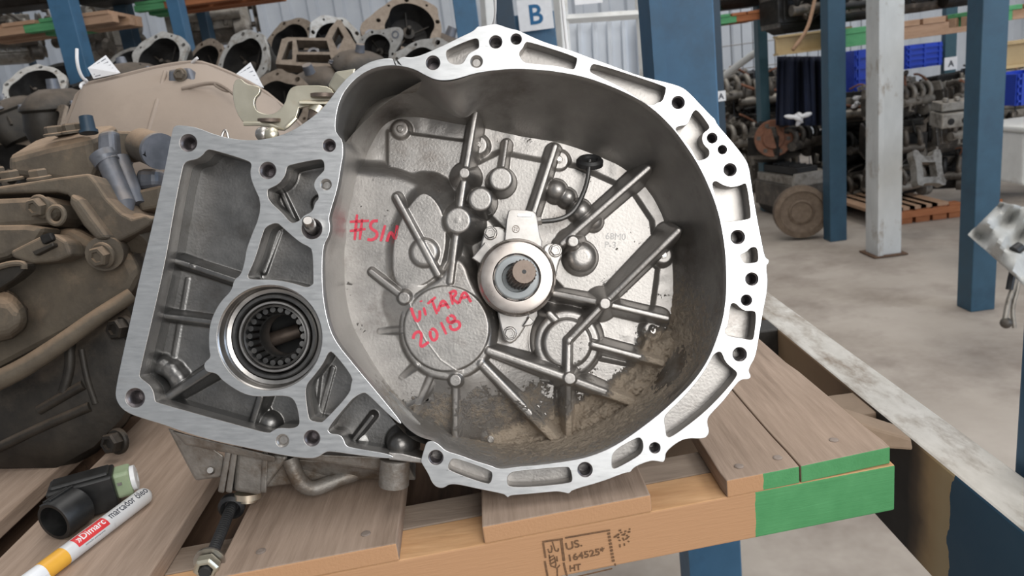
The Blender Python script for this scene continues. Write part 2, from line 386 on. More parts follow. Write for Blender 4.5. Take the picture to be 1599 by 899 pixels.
# ---- relief fields: cast floors with fillets, split into their ribs and bosses
class Field:
    def __init__(s, x0, x1, y0, y1, step, base):
        xs = np.arange(x0, x1, step); ys = np.arange(y0, y1, step)
        s.U, s.V = np.meshgrid(xs, ys); s.x0, s.y0, s.st = x0, y0, step
        s.Z = np.full(s.U.shape, float(base)); s.L = np.zeros(s.U.shape, int); s.names = ['floor']
    def seg(s, a, b):
        ax, ay = a[0], a[1]; dx, dy = b[0] - ax, b[1] - ay
        t = np.clip(((s.U - ax) * dx + (s.V - ay) * dy) / (dx * dx + dy * dy + 1e-9), 0, 1)
        return np.hypot(s.U - ax - t * dx, s.V - ay - t * dy), t
    def poly(s, pts):
        d = np.full(s.U.shape, 1e9); ins = np.zeros(s.U.shape, bool); n = len(pts)
        for i in range(n):
            a, b = pts[i], pts[(i + 1) % n]
            d = np.minimum(d, s.seg(a, b)[0])
            c = ((a[1] > s.V) != (b[1] > s.V)) & (s.U < (b[0] - a[0]) * (s.V - a[1]) / (b[1] - a[1] + 1e-12) + a[0])
            ins ^= c
        return np.where(ins, -d, d)
    def raise_(s, name, sdf, ztop, rr=4.0, slope=3.0, ks=5.0, label=True):
        t = sdf + rr
        drop = np.where(t <= 0, 0, np.where(t < rr, rr - np.sqrt(np.maximum(rr * rr - np.clip(t, 0, rr) ** 2, 0)), rr + slope * (t - rr)))
        f = ztop - drop
        if label:
            s.names.append(name); s.L[f > s.Z] = len(s.names) - 1
        h = np.clip(.5 + .5 * (s.Z - f) / ks, 0, 1)
        s.Z = f * (1 - h) + s.Z * h + ks * h * (1 - h)
    def disc(s, name, px, py, r, d, **k):
        x, y, _ = P(px, py, d); s.raise_(name, np.hypot(s.U - x, s.V - y) - r * (1 + d / F), -d, **k)
    def dome(s, name, px, py, r, d, ks=3.0):        # ball of radius r whose top is at depth d
        x, y, _ = P(px, py, d); r = r * (1 + d / F)
        q = np.hypot(s.U - x, s.V - y)
        s.raise_(name, np.where(q < r, -1e9, q - r), np.where(q < r, -d - r + np.sqrt(np.maximum(r * r - q * q, 0)), -d - r), rr=.1, slope=4, ks=ks)
    def rib(s, name, pts, w, **k):                  # pts: (px, py, d)
        for a, b in zip(pts[:-1], pts[1:]):
            A, B = P(*a), P(*b)
            q, t = s.seg(A, B)
            s.raise_(name, q - w * 1.1, A[2] * (1 - t) + B[2] * t, rr=w * .8, **k)
            if a is not pts[0]: s.L[s.L == len(s.names) - 1] = len(s.names) - 2; s.names.pop()
    def sample(s, u, v):
        i = min(max((v - s.y0) / s.st, 0), s.Z.shape[0] - 2.001); j = min(max((u - s.x0) / s.st, 0), s.Z.shape[1] - 2.001)
        i0, j0 = int(i), int(j); a, b = i - i0, j - j0; Z = s.Z
        return Z[i0, j0] * (1 - a) * (1 - b) + Z[i0 + 1, j0] * a * (1 - b) + Z[i0, j0 + 1] * (1 - a) * b + Z[i0 + 1, j0 + 1] * a * b
    def on(s, px, py, d=110):                       # point of the relief seen at the pixel
        for _ in range(6):
            x, y, _z = P(px, py, d); d = .5 * d - .5 * s.sample(x, y)
        return P(px, py, d)
    def build(s, mask, mt, dirt=None, floor='floor'):
        gy, gx = np.gradient(s.Z, s.st)
        N = np.stack([-gx, -gy, np.ones_like(gx)], -1); N /= np.linalg.norm(N, axis=-1, keepdims=True)
        idx = np.arange(s.Z.size).reshape(s.Z.shape)
        quads = np.stack([idx[:-1, :-1], idx[:-1, 1:], idx[1:, 1:], idx[1:, :-1]], -1).reshape(-1, 4)
        mk_ = (mask[:-1, :-1] & mask[1:, 1:] & mask[:-1, 1:] & mask[1:, :-1]).ravel()
        lab = s.L[:-1, :-1].ravel()
        co = np.stack([s.U, s.V, s.Z], -1).reshape(-1, 3) * S
        N = N.reshape(-1, 3); dr = (dirt if dirt is not None else np.zeros(s.Z.shape)).ravel()
        for l, nm in enumerate(s.names):
            q = quads[mk_ & (lab == l)]
            if len(q) < 12: continue
            u, inv = np.unique(q.ravel(), return_inverse=True)
            me = bpy.data.meshes.new(nm)
            me.from_pydata(co[u].tolist(), [], inv.reshape(-1, 4).tolist())
            me.shade_smooth()
            me.normals_split_custom_set_from_vertices(N[u].tolist())
            a = me.attributes.new('dirt', 'FLOAT', 'POINT'); a.data.foreach_set('value', dr[u].astype(np.float32))
            me.materials.append(mt)
            o = bpy.data.objects.new(nm if l else floor, me); COL.objects.link(o)
            o.parent = tx; o.matrix_parent_inverse = Matrix.Identity(4); o.matrix_basis = GREL
rs = np.random.RandomState(4)
def sm_noise(shape, cells, seed):
    r = np.random.RandomState(seed).rand(cells + 2, cells + 2)
    y = np.linspace(0, cells, shape[0]); x = np.linspace(0, cells, shape[1])
    i, j = np.minimum(y.astype(int), cells), np.minimum(x.astype(int), cells)
    a, b = (y - i)[:, None], (x - j)[None, :]
    a, b = a * a * (3 - 2 * a), b * b * (3 - 2 * b)
    return (r[i][:, j] * (1 - a) * (1 - b) + r[i + 1][:, j] * a * (1 - b) + r[i][:, j + 1] * (1 - a) * b + r[i + 1][:, j + 1] * a * b) - .5

# bell interior: wall between the opening and the back
BACK = [(545, 400), (548, 330), (556, 275), (580, 225), (603, 192), (640, 184), (690, 192), (740, 200), (800, 214), (870, 228), (930, 246), (985, 272), (1022, 312), (1042, 370), (1050, 430), (1046, 490), (1034, 545), (1006, 592), (958, 638), (900, 668), (840, 684), (770, 690), (710, 682), (655, 650), (605, 592), (565, 520), (549, 460)]
op = np.array(chaikin(P2(INNER + [(640, 672), (655, 682)]), 2)); bk = np.array(chaikin(P2(BACK, 185), 3))
cx0, cy0 = 10.0, 15.0
def polar(p, n=440):
    a = np.arctan2(p[:, 1] - cy0, p[:, 0] - cx0); r = np.hypot(p[:, 0] - cx0, p[:, 1] - cy0)
    o = np.argsort(a); a, r = a[o], r[o]
    th = np.linspace(-math.pi, math.pi, n, endpoint=False)
    return th, np.interp(th, np.r_[a[-1] - 2 * math.pi, a, a[0] + 2 * math.pi], np.r_[r[-1], r, r[0]])
th, r_op = polar(op); _, r_bk = polar(bk)
loops = []; dirtv = []
LEV = [(0, 1.0), (2.5, .6), (6, 0)] + [(6 + 182 * k / 46.0, 0) for k in range(1, 47)]
gr_ = np.random.RandomState(8)
def wall_r(d): return r_op * (1 - (d / 188.0) ** 1.5) + r_bk * (d / 188.0) ** 1.5
for d, e in LEV:
    t = d / 188.0
    r = wall_r(d) + (e - 1) * 3.0
    # bulge pressed in near the top left, and the starter pocket beside it
    ang = np.degrees(th)
    r = r - 34 * np.exp(-((ang - 109) / 7) ** 2) * (math.exp(-((d - 70) / 40) ** 2))
    r = r + 10 * np.exp(-((ang + 30) / 16) ** 2) * math.sin(math.pi * t)
    r = r + (np.sin(np.radians(ang) * 7) * 1.0 + np.sin(np.radians(ang) * 13 + d * .02) * .6) * min(1, d / 30)
    dm = np.exp(-((ang + 42) / 42) ** 4) * (.38 + .40 * t) + np.exp(-((ang + 95) / 26) ** 2) * (.3 + .35 * t) + np.exp(-((ang + 138) / 12) ** 2) * .35 + .12 * np.exp(-((ang - 5) / 30) ** 2) * t
    r = r + gr_.normal(0, 1.5, len(r)) * np.clip(dm - .35, 0, .4) * 2.2 * (d > 8)
    loops.append([(cx0 + q * math.cos(a), cy0 + q * math.sin(a), -d) for q, a in zip(r, th)])
    dirtv += list(np.clip(dm, 0, .75) if d > 4 else dm * .2)
g = g_loft(loops, caps=False)
wall = gk('bell_wall', g, M['cast_in'], smooth=60)
a = wall.data.attributes.new('dirt', 'FLOAT', 'POINT'); a.data.foreach_set('value', np.array(dirtv, np.float32))

fd = Field(-352, 322, -300, 320, 1.3, -176)
fd.Z += sm_noise(fd.Z.shape, 9, 1) * 3 + sm_noise(fd.Z.shape, 40, 2) * 1.0
# raised left plateau carrying the number
plat = chaikin(P2([(470, 250), (560, 256), (600, 258), (640, 270), (672, 290), (695, 315), (712, 345), (742, 420), (745, 470), (720, 560), (660, 640), (560, 660), (470, 520)], 128), 2)
fd.raise_('plateau', fd.poly(plat), -128 - np.clip((fd.V + 20) * .05, -14, 14), rr=22, slope=1.6, ks=16, label=False)
# sunk field beside it between the ribs
inner_p = P2([(612, 385), (622, 350), (640, 318), (663, 296), (690, 322), (700, 370), (690, 420), (672, 440), (640, 455), (613, 440)], 126)
fd.raise_('x', fd.poly(chaikin(inner_p, 2)), -121, rr=3, slope=1.0, ks=6, label=False)
# upper panels of the back plate
fd.raise_('x', fd.poly(P2([(606, 205), (735, 222), (715, 300), (690, 308), (640, 275), (606, 262)], 172)), -168, rr=3, slope=1.5, ks=4, label=False)
fd.raise_('x', fd.poly(P2([(736, 262), (780, 240), (840, 252), (900, 262), (985, 300), (1015, 345), (1022, 400), (900, 470), (760, 330)], 166)), -163, rr=3, slope=1.2, ks=4, label=False)
fd.raise_('x', fd.poly(P2([(940, 440), (1012, 408), (1024, 420), (1016, 480), (960, 470)], 168)), -164, rr=3, slope=1.2, ks=4, label=False)
fd.raise_('x', fd.poly(P2([(925, 560), (1000, 575), (985, 600), (955, 612), (900, 592)], 170)), -166, rr=3, slope=1.2, ks=4, label=False)
fd.raise_('x', fd.poly(P2([(722, 592), (750, 588), (800, 640), (822, 668), (730, 660)], 172)), -167, rr=3, slope=1.2, ks=4, label=False)
fd.raise_('x', fd.poly(P2([(775, 572), (866, 600), (866, 655), (850, 662)], 172)), -166, rr=3, slope=1.2, ks=4, label=False)
# hub with its arms
hub = chaikin(P2([(703, 405), (725, 405), (738, 445), (762, 480), (770, 520), (764, 556), (740, 586), (705, 596), (672, 590), (645, 572), (628, 545), (622, 515), (626, 480), (640, 462), (662, 450), (690, 432)], 112), 2)
fd.raise_('hub', fd.poly(hub), -112, rr=7, slope=2.6, ks=8)
fd.disc('hub_disc', 697, 513, 67, 107, rr=3, ks=2)
fd.rib('hub_line', [(640, 476, 106.75), (648, 500, 106.75), (664, 530, 106.75), (688, 562, 106.75), (712, 578, 106.75)], .9, ks=.8, slope=.4)
fd.rib('spike', [(594, 517, 128), (628, 515, 112)], 5, ks=9)
fd.rib('spike', [(628, 588, 126), (650, 570, 112)], 5, ks=9)
fd.disc('boss', 662, 394, 23, 112, rr=8, ks=6)
RIBS = [[(618, 306, 112), (684, 428, 108)], [(579, 424, 116), (630, 464, 108)], [(745, 158, 120), (726, 270, 112), (715, 344, 108), (703, 440, 108)],
        [(791, 220, 138), (784, 268, 128)], [(867, 228, 122), (829, 345, 118)], [(1013, 262, 100), (878, 380, 112)], [(1060, 360, 84), (944, 474, 106)],
        [(944, 474, 106), (888, 532, 110), (887, 592, 106)], [(866, 458, 126), (944, 474, 112), (1042, 497, 116)], [(926, 538, 120), (1034, 567, 124)],
        [(764, 548, 108), (890, 592, 108), (986, 628, 132)], [(752, 568, 112), (870, 690, 132)], [(888, 600, 112), (888, 690, 140)], [(711, 600, 112), (711, 690, 130)], [(672, 588, 116), (643, 655, 130)],
        [(1020, 512, 150), (1000, 560, 160)]]
for i, r_ in enumerate(RIBS):
    fd.rib('rib', r_, 7.0 if i in (10, 11) else 5.2 if i not in (3, 15) else 3.6, slope=5.0, ks=7)
fd.disc('boss_ring', 886, 536, 53, 138, rr=9, ks=6)
fd.disc('boss_cap', 886, 536, 38, 126, rr=6, ks=4)
fd.rib('rib', [(868, 500, 134), (858, 490, 134)], 6, ks=4)
fd.disc('boss', 715, 344, 21, 102, rr=5, ks=7)
fd.disc('boss', 750, 311, 19, 104, rr=5, slope=7, ks=6)
fd.disc('boss', 782, 279, 19, 110, rr=5, slope=7, ks=6)
for x_, y_, r_, d_ in ((870, 295, 17, 128), (887, 306, 14, 132), (908, 327, 18, 128), (929, 344, 14, 134)):
    fd.dome('ball_boss', x_, y_, r_, d_)
fd.disc('boss', 909, 401, 25, 122, rr=18, slope=5, ks=5)
for x_, y_, r_, d_ in ((725, 270, 8.5, 103), (895, 377, 9, 106), (945, 474, 9, 101), (890, 591, 9.5, 103), (711, 594, 9.5, 104), (631, 465, 9.5, 103)):
    fd.disc('ejector_pad', x_, y_, r_, d_, rr=1.5, ks=3)
for x_, y_, r_ in ((625, 201, 14), (746, 226, 16), (873, 250, 16), (1036, 398, 15), (1019, 516, 16), (766, 686, 17)):
    fd.disc('bolt_tab', x_, y_, r_, 158, rr=5, ks=6)
fd.rib('rib', [(660, 620, 136), (690, 618, 136)], 9, ks=6)
fd.dome('boss', 688, 640, 22, 140)
# caked mud banked up against the lower right wall
bank = fd.poly(P2([(1060, 520), (1050, 565), (985, 650), (890, 700), (780, 712), (780, 690), (880, 672), (940, 632), (1000, 580), (1015, 535)], 160))
fd.raise_('mud', bank, -150 + sm_noise(fd.Z.shape, 60, 7) * 9 + sm_noise(fd.Z.shape, 170, 17) * 7, rr=14, slope=.9, ks=12, label=False)
th_f = np.arctan2(fd.V - cy0, fd.U - cx0); rad = np.hypot(fd.U - cx0, fd.V - cy0)
mask = np.zeros(fd.Z.shape, bool)
for d_ in range(60, 190, 8):
    rm_ = np.interp(th_f, np.r_[th, math.pi], np.r_[wall_r(d_), wall_r(d_)[0]])
    mask |= (rad < rm_ + 7) & (fd.Z < -d_ + 8) & (fd.Z >= -d_ - 8)
mask |= (rad < 200)
dirt = np.clip(.62 - bank * .02, 0, .75) * (bank < 40) + .30 * np.exp(-((fd.V + 215) / 60) ** 2) + sm_noise(fd.Z.shape, 30, 9) * .25 + .12
dirt = np.where(fd.Z > -125, dirt - .15, dirt)
fd.build(mask, M['cast'], np.clip(dirt, 0, .8), floor='bell_floor')

# differential side floor, ribs and boss
fl_ = Field(-700, -150, -320, 240, 1.4, -100)
fl_.Z += sm_noise(fl_.Z.shape, 12, 5) * 3
fl_.raise_('x', fl_.poly(P2([(312, 262), (392, 272), (400, 300), (306, 348)], 84)), -74, rr=3, slope=.8, ks=4, label=False)
fl_.raise_('x', fl_.poly(P2([(316, 354), (404, 300), (410, 330), (370, 420), (316, 404)], 84)), -82, rr=3, slope=1, ks=4, label=False)
fl_.raise_('x', fl_.poly(P2([(290, 262), (300, 260), (250, 470), (228, 600), (215, 600)], 40)), -62, rr=8, slope=.8, ks=8, label=False)
for r_, w_ in (([(250, 400, 30), (300, 416, 33), (372, 440, 30)], 5), ([(246, 492, 40), (335, 504, 38)], 5), ([(313, 352, 74), (311, 405, 72)], 3.5), ([(294, 436, 66), (285, 488, 66)], 3.5), ([(281, 506, 66), (270, 566, 64)], 4),
               ([(330, 575, 18), (246, 630, 40)], 7), ([(406, 620, 34), (394, 660, 40)], 6), ([(420, 700, 50), (418, 640, 60)], 4),
               ([(581, 650, 50), (553, 686, 54)], 4), ([(440, 300, 62), (460, 345, 58)], 4), ([(436, 362, 66), (412, 424, 62)], 4), ([(497, 565, 60), (487, 648, 60)], 6), ([(520, 575, 66), (500, 650, 66)], 4)):
    fl_.rib('rib', r_, w_, slope=4, ks=5)
arc = [(236, 572, 52), (250, 572, 48), (264, 580, 46), (274, 592, 46), (278, 606, 50)]
fl_.rib('oil_channel', arc, 14, slope=2.5, ks=5)
fl_.dome('boss', 416, 664, 20, 44); fl_.dome('boss', 622, 698, 21, 16); fl_.dome('boss', 560, 690, 14, 60)
fl_.disc('boss', 500, 318, 14, 60, rr=5, ks=4)
for k in pl:                    # fillet up every pocket wall
    q = -fl_.poly(pl[k])
    fl_.raise_('x', np.where(q < 0, -q * 0, np.abs(q)) * 1.0 - 1, -62, rr=10, slope=2.0, ks=8, label=False) if k != 'A' else None
maskL = np.zeros(fl_.Z.shape, bool)
for k in pl: maskL |= fl_.poly(pl[k]) < 5
maskL |= fl_.poly(P2(INNER[-2:] + G_EDGE + [(612, 714), (660, 716), (660, 690), (640, 668)])) < 4
maskL &= np.hypot(fl_.U - P(421, 527)[0], fl_.V - P(421, 527)[1]) > 84
fl_.build(maskL, M['cast_shade'], np.full(fl_.Z.shape, .05), floor='case_floor')
# unmilled bridge between the two flanges
gk('bridge', g_prism(P2([(606, 706), (628, 708), (660, 716), (662, 724), (640, 722), (606, 718)], 6), -60, -7), M['cast'], bevel=2)

# output bearing in its bore
bx, by, _ = P(421, 527)
OB = TR(bx, by, 0)
gk('bore_liner', T(g_lathe([(82, -1), (80, -3), (79, -20), (76, -24), (70, -26), (70, -50)], 72, cap0=False, cap1=False), OB), M['steel'], smooth=30)
seal = gk('bearing_outer_race', T(g_lathe([(70, -30), (66, -20), (62, -20), (60, -24), (60, -60), (70, -60)], 72, close=True), OB), M['darkring'], smooth=30)
gk('seal_ring', T(g_lathe([(57.5, -24), (56, -22), (53, -22), (52, -26), (52, -60), (57.5, -60)], 72, close=True), OB), M['steel'], smooth=30)
cage = gk('bearing_cage', T(g_lathe([(51, -28), (47.5, -26), (47, -60), (51, -60)], 72, close=True), OB), M['darkring'], smooth=30)
for k in range(22):
    a_ = 2 * math.pi * k / 22
    p0 = Vector((math.cos(a_) * 43, math.sin(a_) * 43, -34)); p1 = Vector((math.cos(a_) * 38, math.sin(a_) * 38, -78))
    gk('roller', T(g_cyl(p0, p1, 4.6, 4.0, 10), OB), M['darkring'], cage, smooth=30)
gk('bearing_inner_race', T(g_lathe([(37, -60), (34, -58), (33, -62), (33, -100), (44, -100), (43, -80)], 60, close=True), OB), M['darkring'], smooth=30)
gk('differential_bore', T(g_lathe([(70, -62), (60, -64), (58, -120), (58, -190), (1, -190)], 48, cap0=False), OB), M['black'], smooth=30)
gk('pinion_shaft', g_cyl(P(380, 545, 150), P(470, 515, 150), 13, 13, 20), M['shaft'], smooth=30)

# dowel stud
gk('dowel_stud', g_tube([P(490, 362, 24), P(485, 353, -6), P(481, 346, -30), P(480.4, 344, -34)], [9.5, 9.5, 9.2, 6.5], 20), M['steel'], smooth=35)

# release bearing, its cylinder, bolts and hydraulic line
rx, ry, _ = P(807, 433, 66)
RB = TR(rx, ry, 0)
rb_o = gk('release_bearing', T(g_lathe([(66, -150), (66, -88), (63, -82), (64, -78), (62, -70), (59, -66), (54, -65), (40, -65), (39, -68), (39, -90)], 72), RB), M['bearing'], smooth=30)
ir = gk('bearing_inner_ring', T(g_lathe([(37.2, -85), (36.4, -67), (34, -64), (25, -63), (24, -66), (24, -110)], 64), RB), M['bluegrey'], smooth=30)
for k in range(8):
    a_ = 2 * math.pi * (k + .3) / 8
    gk('retaining_clip', T(g_box((38.2, 0, -68), (1.6, 9, 4)), RB @ Matrix.Rotation(a_, 4, 'Z')), M['black'], rb_o)
sp0, sp1 = Vector(P(807, 436, 120)), Vector(P(818.5, 424, 8))
ax = (sp1 - sp0)
def spl(r, n=22):
    return [(r * (1 if (k % 4) in (0, 1) else .88) * math.cos(2 * math.pi * k / (4 * n)), r * (1 if (k % 4) in (0, 1) else .88) * math.sin(2 * math.pi * k / (4 * n))) for k in range(4 * n)]
fa, fb = frame(ax)
def sh_loop(poly, t): return [tuple(sp0 + ax * t + fa * x + fb * y) for x, y in poly]
shf = gk('input_shaft', g_loft([sh_loop(spl(21.5), 0), sh_loop(spl(21.5), .9), sh_loop([(x * .9, y * .9) for x, y in spl(21.5)], .98), sh_loop([(18.3 * math.cos(2 * math.pi * k / 88), 18.3 * math.sin(2 * math.pi * k / 88)) for k in range(88)], 1.0)]), M['shaft'])
gk('centre_drilling', g_lathe([(4.2, -6), (4.2, .4), (2.2, .4), (2.0, -5)], 20) if False else g_cyl(sp1 - ax * .02, sp1 + ax * .004, 4.2, 3.4, 20), M['black'], shf)
cyl = gk('cylinder_body', J(g_prism(chaikin(P2([(792, 331), (797, 327), (832, 329), (838, 334), (842, 366), (848, 380), (840, 400), (785, 400), (788, 372)], 98), 1), -150, -96)), M['steel'], bevel=3)
gk('cylinder_window', g_prism(P2([(808, 333), (829, 334), (830, 339), (808, 338)], 95), -97, -95.2), M['machined'], cyl, bevel=.6)
gk('maker_ring', T(g_lathe([(6.4, -1), (6.4, 0), (5.2, 0), (5.2, -1)], 24, close=True), TR(*P(805.5, 357.5, 95))), M['shaft'], cyl)
gk('maker_dots', J(*[T(g_box((math.cos(a_) * 2.6, math.sin(a_) * 2.6, 0), (2, 2, 1)), TR(*P(805.5, 357.5, 95.5))) for a_ in (0.6, 2.2, 3.8, 5.4)]), M['shaft'], cyl)
gk('mounting_ear', g_prism(chaikin(P2([(752, 372), (760, 358), (775, 352), (792, 360), (795, 385), (770, 400), (748, 396)], 120), 1), -160, -118), M['steel'], bevel=3)
gk('mounting_ear', g_prism(P2([(736, 403), (758, 377), (772, 396), (750, 412)], 106), -130, -104), M['steel'], bevel=2)
gk('mounting_ear', g_prism(chaikin(P2([(850, 380), (868, 380), (880, 396), (872, 412), (868, 436), (858, 430), (846, 400)], 120), 1), -160, -118), M['steel'], bevel=3)
gk('mounting_ear', g_prism(chaikin(P2([(775, 480), (828, 485), (822, 508), (808, 530), (796, 538), (786, 530), (780, 505)], 122), 1), -160, -120), M['steel'], bevel=3)
gk('mounting_ear', g_prism(P2([(815, 510), (826, 494), (834, 502), (830, 508)], 110), -125, -108), M['steel'], bevel=2)
for x_, y_, d_ in ((766, 364, 117), (867.5, 391, 117), (796.5, 520, 119)):
    gk('flange_bolt', T(g_hex((0, 0, 0), 9.4, 11), TR(*P(x_, y_, d_)) @ RZ(12)), M['steel'], smooth=30)
nut = gk('pipe_nut', T(g_lathe([(8, -8), (8, 4), (6, 4.1)], 6), TR(*P(842, 345, 112)) @ RZ(8) @ RY(90)), M['steel'], bevel=.8)
pipe = chaikin([P(840, 346, 112), P(868, 344, 112), P(886, 338, 114), P(900, 325, 118), P(912, 300, 126), P(918, 280, 132), P(921, 250, 138)], 3, closed=False)
gk('hydraulic_pipe', g_tube(pipe, 4.2, 12), M['darkring'], smooth=True)
gk('pipe_grommet', T(J(g_lathe([(24, -8), (24, 0), (20, 5), (14, 4), (12, 0)], 32)), TR(*P(921, 251, 146)) @ RX(-52) @ Matrix.Diagonal((1, .8, 1, 1))), M['black'], smooth=30)
for x_, y_ in ((625, 201), (746, 225), (873, 249), (1036, 398), (1019, 516), (766, 686)):
    gk('cover_bolt', T(g_hex((0, 0, 0), 5.2, 6), TR(*P(x_, y_, 157))), M['steel'], smooth=30)
# cast part number
tp = Vector(fd.on(945, 373, 160))
mt_ = TR(tp.x, tp.y, tp.z - .6) @ RZ(-3)
gk('cast_number', J(T(text_geo('68M0', 16.5, 1.2, bold=.02, sx=.98), mt_), T(text_geo('P-3', 16.5, 1.2, bold=.02, sx=.98), mt_ @ TR(-1, -15.5, 0))), M['cast_shade'])  # same metal as the floor; its dark outlines are put into the colour
# red handwriting
def stroke(pts, w=4.7, x0=540, y0=320, k=3.745):
    pts = [(x0 + x / k, y0 + y / k) for x, y in pts]
    if len(pts) > 2: pts = chaikin(pts, 2, closed=(pts[0] == pts[-1]))
    out = []
    for a_, b_ in zip(pts[:-1], pts[1:]):
        for t in (0, .5): out.append((a_[0] * (1 - t) + b_[0] * t, a_[1] * (1 - t) + b_[1] * t))
    out.append(pts[-1])
    V = []; Fc = []
    n = len(out)
    for i, (x, y) in enumerate(out):
        dx, dy = out[min(i + 1, n - 1)][0] - out[max(i - 1, 0)][0], out[min(i + 1, n - 1)][1] - out[max(i - 1, 0)][1]
        l = math.hypot(dx, dy) + 1e-9; nx, ny = -dy / l, dx / l
        ww = w * .5 * (.75 if i in (0, n - 1) else 1)
        for q in (-1, 1):
            p = fd.on(x + nx * ww * q, y + ny * ww * q, 112)
            V.append((p[0], p[1], p[2] + .7))
    for i in range(n - 1): Fc.append((2 * i, 2 * i + 1, 2 * i + 3, 2 * i + 2))
    return V, Fc
HASH = [[(66, 55), (52, 205)], [(96, 82), (82, 202)], [(24, 98), (136, 92)], [(24, 152), (116, 140)],
        [(188, 92), (155, 94), (142, 118), (150, 140), (184, 158), (182, 188), (152, 206), (126, 200)], [(230, 118), (204, 212)], [(240, 214), (262, 148), (286, 196), (292, 190), (301, 118)]]
VIT = [[(382, 600), (396, 645), (414, 680)], [(412, 680), (430, 672), (434, 650), (432, 616)], [(456, 598), (468, 645)], [(440, 558), (442, 566)], [(478, 578), (526, 538)], [(504, 556), (534, 638)], [(538, 622), (566, 545), (604, 604)], [(552, 592), (596, 578)],
       [(612, 510), (626, 582)], [(604, 518), (636, 498), (648, 518), (620, 546), (662, 576)], [(662, 574), (692, 494), (732, 568)], [(672, 546), (716, 534)],
       [(394, 782), (400, 752), (430, 736), (446, 760), (432, 838), (486, 800)], [(500, 726), (490, 752), (506, 792), (530, 786), (536, 752), (518, 724), (500, 726)], [(556, 684), (588, 756)],
       [(610, 646), (590, 668), (608, 692), (642, 672), (630, 648), (610, 646)], [(616, 690), (608, 718), (636, 734), (670, 712), (662, 680), (638, 678), (616, 690)]]
gk('handwriting', J(*[stroke(s_) for s_ in HASH]), M['redink'])
gk('handwriting', J(*[stroke(s_) for s_ in VIT]), M['redink'])

# outside of the casting: bell cone, gear case, undersides
def grow(r, k): return [(cx0 + (q + k) * math.cos(a_), cy0 + (q + k) * math.sin(a_)) for q, a_ in zip(r, th)]
r_out = np.minimum(r_op + 16, 352)
oloops = [[(x, y, -30) for x, y in grow(r_out, 0)], [(x, y, -110) for x, y in grow((r_op + r_bk) / 2, 6)], [(x, y, -192) for x, y in grow(r_bk, 2)]]
oloops += [[(cx0 + (x - cx0) * k - 10, cy0 + (y - cy0) * k + q, -z) for x, y in grow(r_bk, 0)] for k, z, q in ((.86, 215, 6), (.72, 330, 24), (.62, 470, 44), (.5, 500, 50))]
g = g_loft(oloops, caps=False); n_ = len(th); g[1].append(tuple((len(oloops) - 1) * n_ + k for k in range(n_)))
gk('bell_shell', g, M['cast_out'], smooth=50)
lb = np.array(left); lc = lb.mean(0)
gk('side_gear_case', g_loft([[(lc[0] + (x - lc[0]) * k, lc[1] + (y - lc[1]) * k + q, -z) for x, y in lb] for k, z, q in ((.97, 104, 0), (.95, 120, 0), (.84, 190, 18), (.7, 260, 34), (.45, 300, 44))], caps=False), M['cast_out'], smooth=50)
gk('side_case_cover', g_prism([(lc[0] + (x - lc[0]) * .45, lc[1] + (y - lc[1]) * .45 + 44) for x, y in lb], -306, -298), M['cast_out'])
gk('drain_boss', g_tube([P(617, 716, 24), P(616, 736, 26), P(615, 756, 30), P(615, 759, 30)], [24, 24, 24, 22], 28), M['cast_out'], smooth=40)
gk('case_rail', g_hexa([P(427, 706, 40), P(620, 714, 40), P(636, 742, 52), P(470, 716, 46)], [P(430, 706, 110), P(620, 714, 110), P(636, 742, 110), P(470, 716, 110)]), M['cast_out'], bevel=4)
gk('case_rail', g_hexa([P(268, 672, 50), P(430, 712, 40), P(430, 722, 48), P(290, 694, 56)], [P(268, 672, 120), P(430, 712, 120), P(430, 722, 120), P(290, 694, 120)]), M['cast_out'], bevel=4)
fin = gk('mounting_fin', g_hexa([P(262, 668, 60), P(310, 684, 60), P(350, 712, 70), P(345, 744, 78), P(306, 750, 80), P(300, 740, 78)], [P(262, 668, 84), P(310, 684, 84), P(350, 712, 94), P(345, 744, 102), P(306, 750, 104), P(300, 740, 102)]), M['cast_out'], bevel=3)
gk('fin_stud', g_cyl(P(330, 735, 70), P(328, 734, 62), 6, 5, 14), M['steel'], fin, smooth=30)
gk('drain_housing', g_loft([[P(370 + 6 * k, 700, 66), P(452 - 4 * k, 712, 66), P(452, 712, 130), P(366, 700, 130)] if q == 0 else [P(362 + 4, 766, 76), P(406, 772, 76), P(408, 772, 130), P(360, 766, 130)] for q, k in ((0, 0), (1, 1))]), M['cast_out'], bevel=6, seg=3)
for x0_, x1_ in ((356, 344), (366, 356), (414, 410)):
    gk('case_rib', g_hexa([P(x0_ - 4, 704, 56), P(x0_ + 5, 706, 56), P(x1_ + 6, 770, 72), P(x1_ - 4, 768, 72)], [P(x0_ - 4, 704, 120), P(x0_ + 5, 706, 120), P(x1_ + 6, 770, 120), P(x1_ - 4, 768, 120)]), M['cast_out'], bevel=3)
gk('drain_plug', T(g_lathe([(22, -8), (22, 2), (14, 3), (14, 8)], 24), TR(*P(387, 776, 104)) @ RX(90)), M['zinc'], smooth=30)
gk('oil_gutter', g_tube(chaikin([P(452, 714, 80), P(464, 748, 84), P(484, 766, 92), P(520, 752, 104), P(560, 738, 118)], 2, closed=False), [14, 12], 14), M['cast_out'], smooth=40)
gk('case_underside', g_hexa([P(410, 712, 84), P(640, 730, 90), P(650, 750, 110), P(520, 748, 110), P(410, 762, 100)], [P(410, 690, 260), P(640, 700, 260), P(650, 706, 260), P(520, 708, 260), P(410, 708, 260)]), M['cast_out'], bevel=8, seg=3)

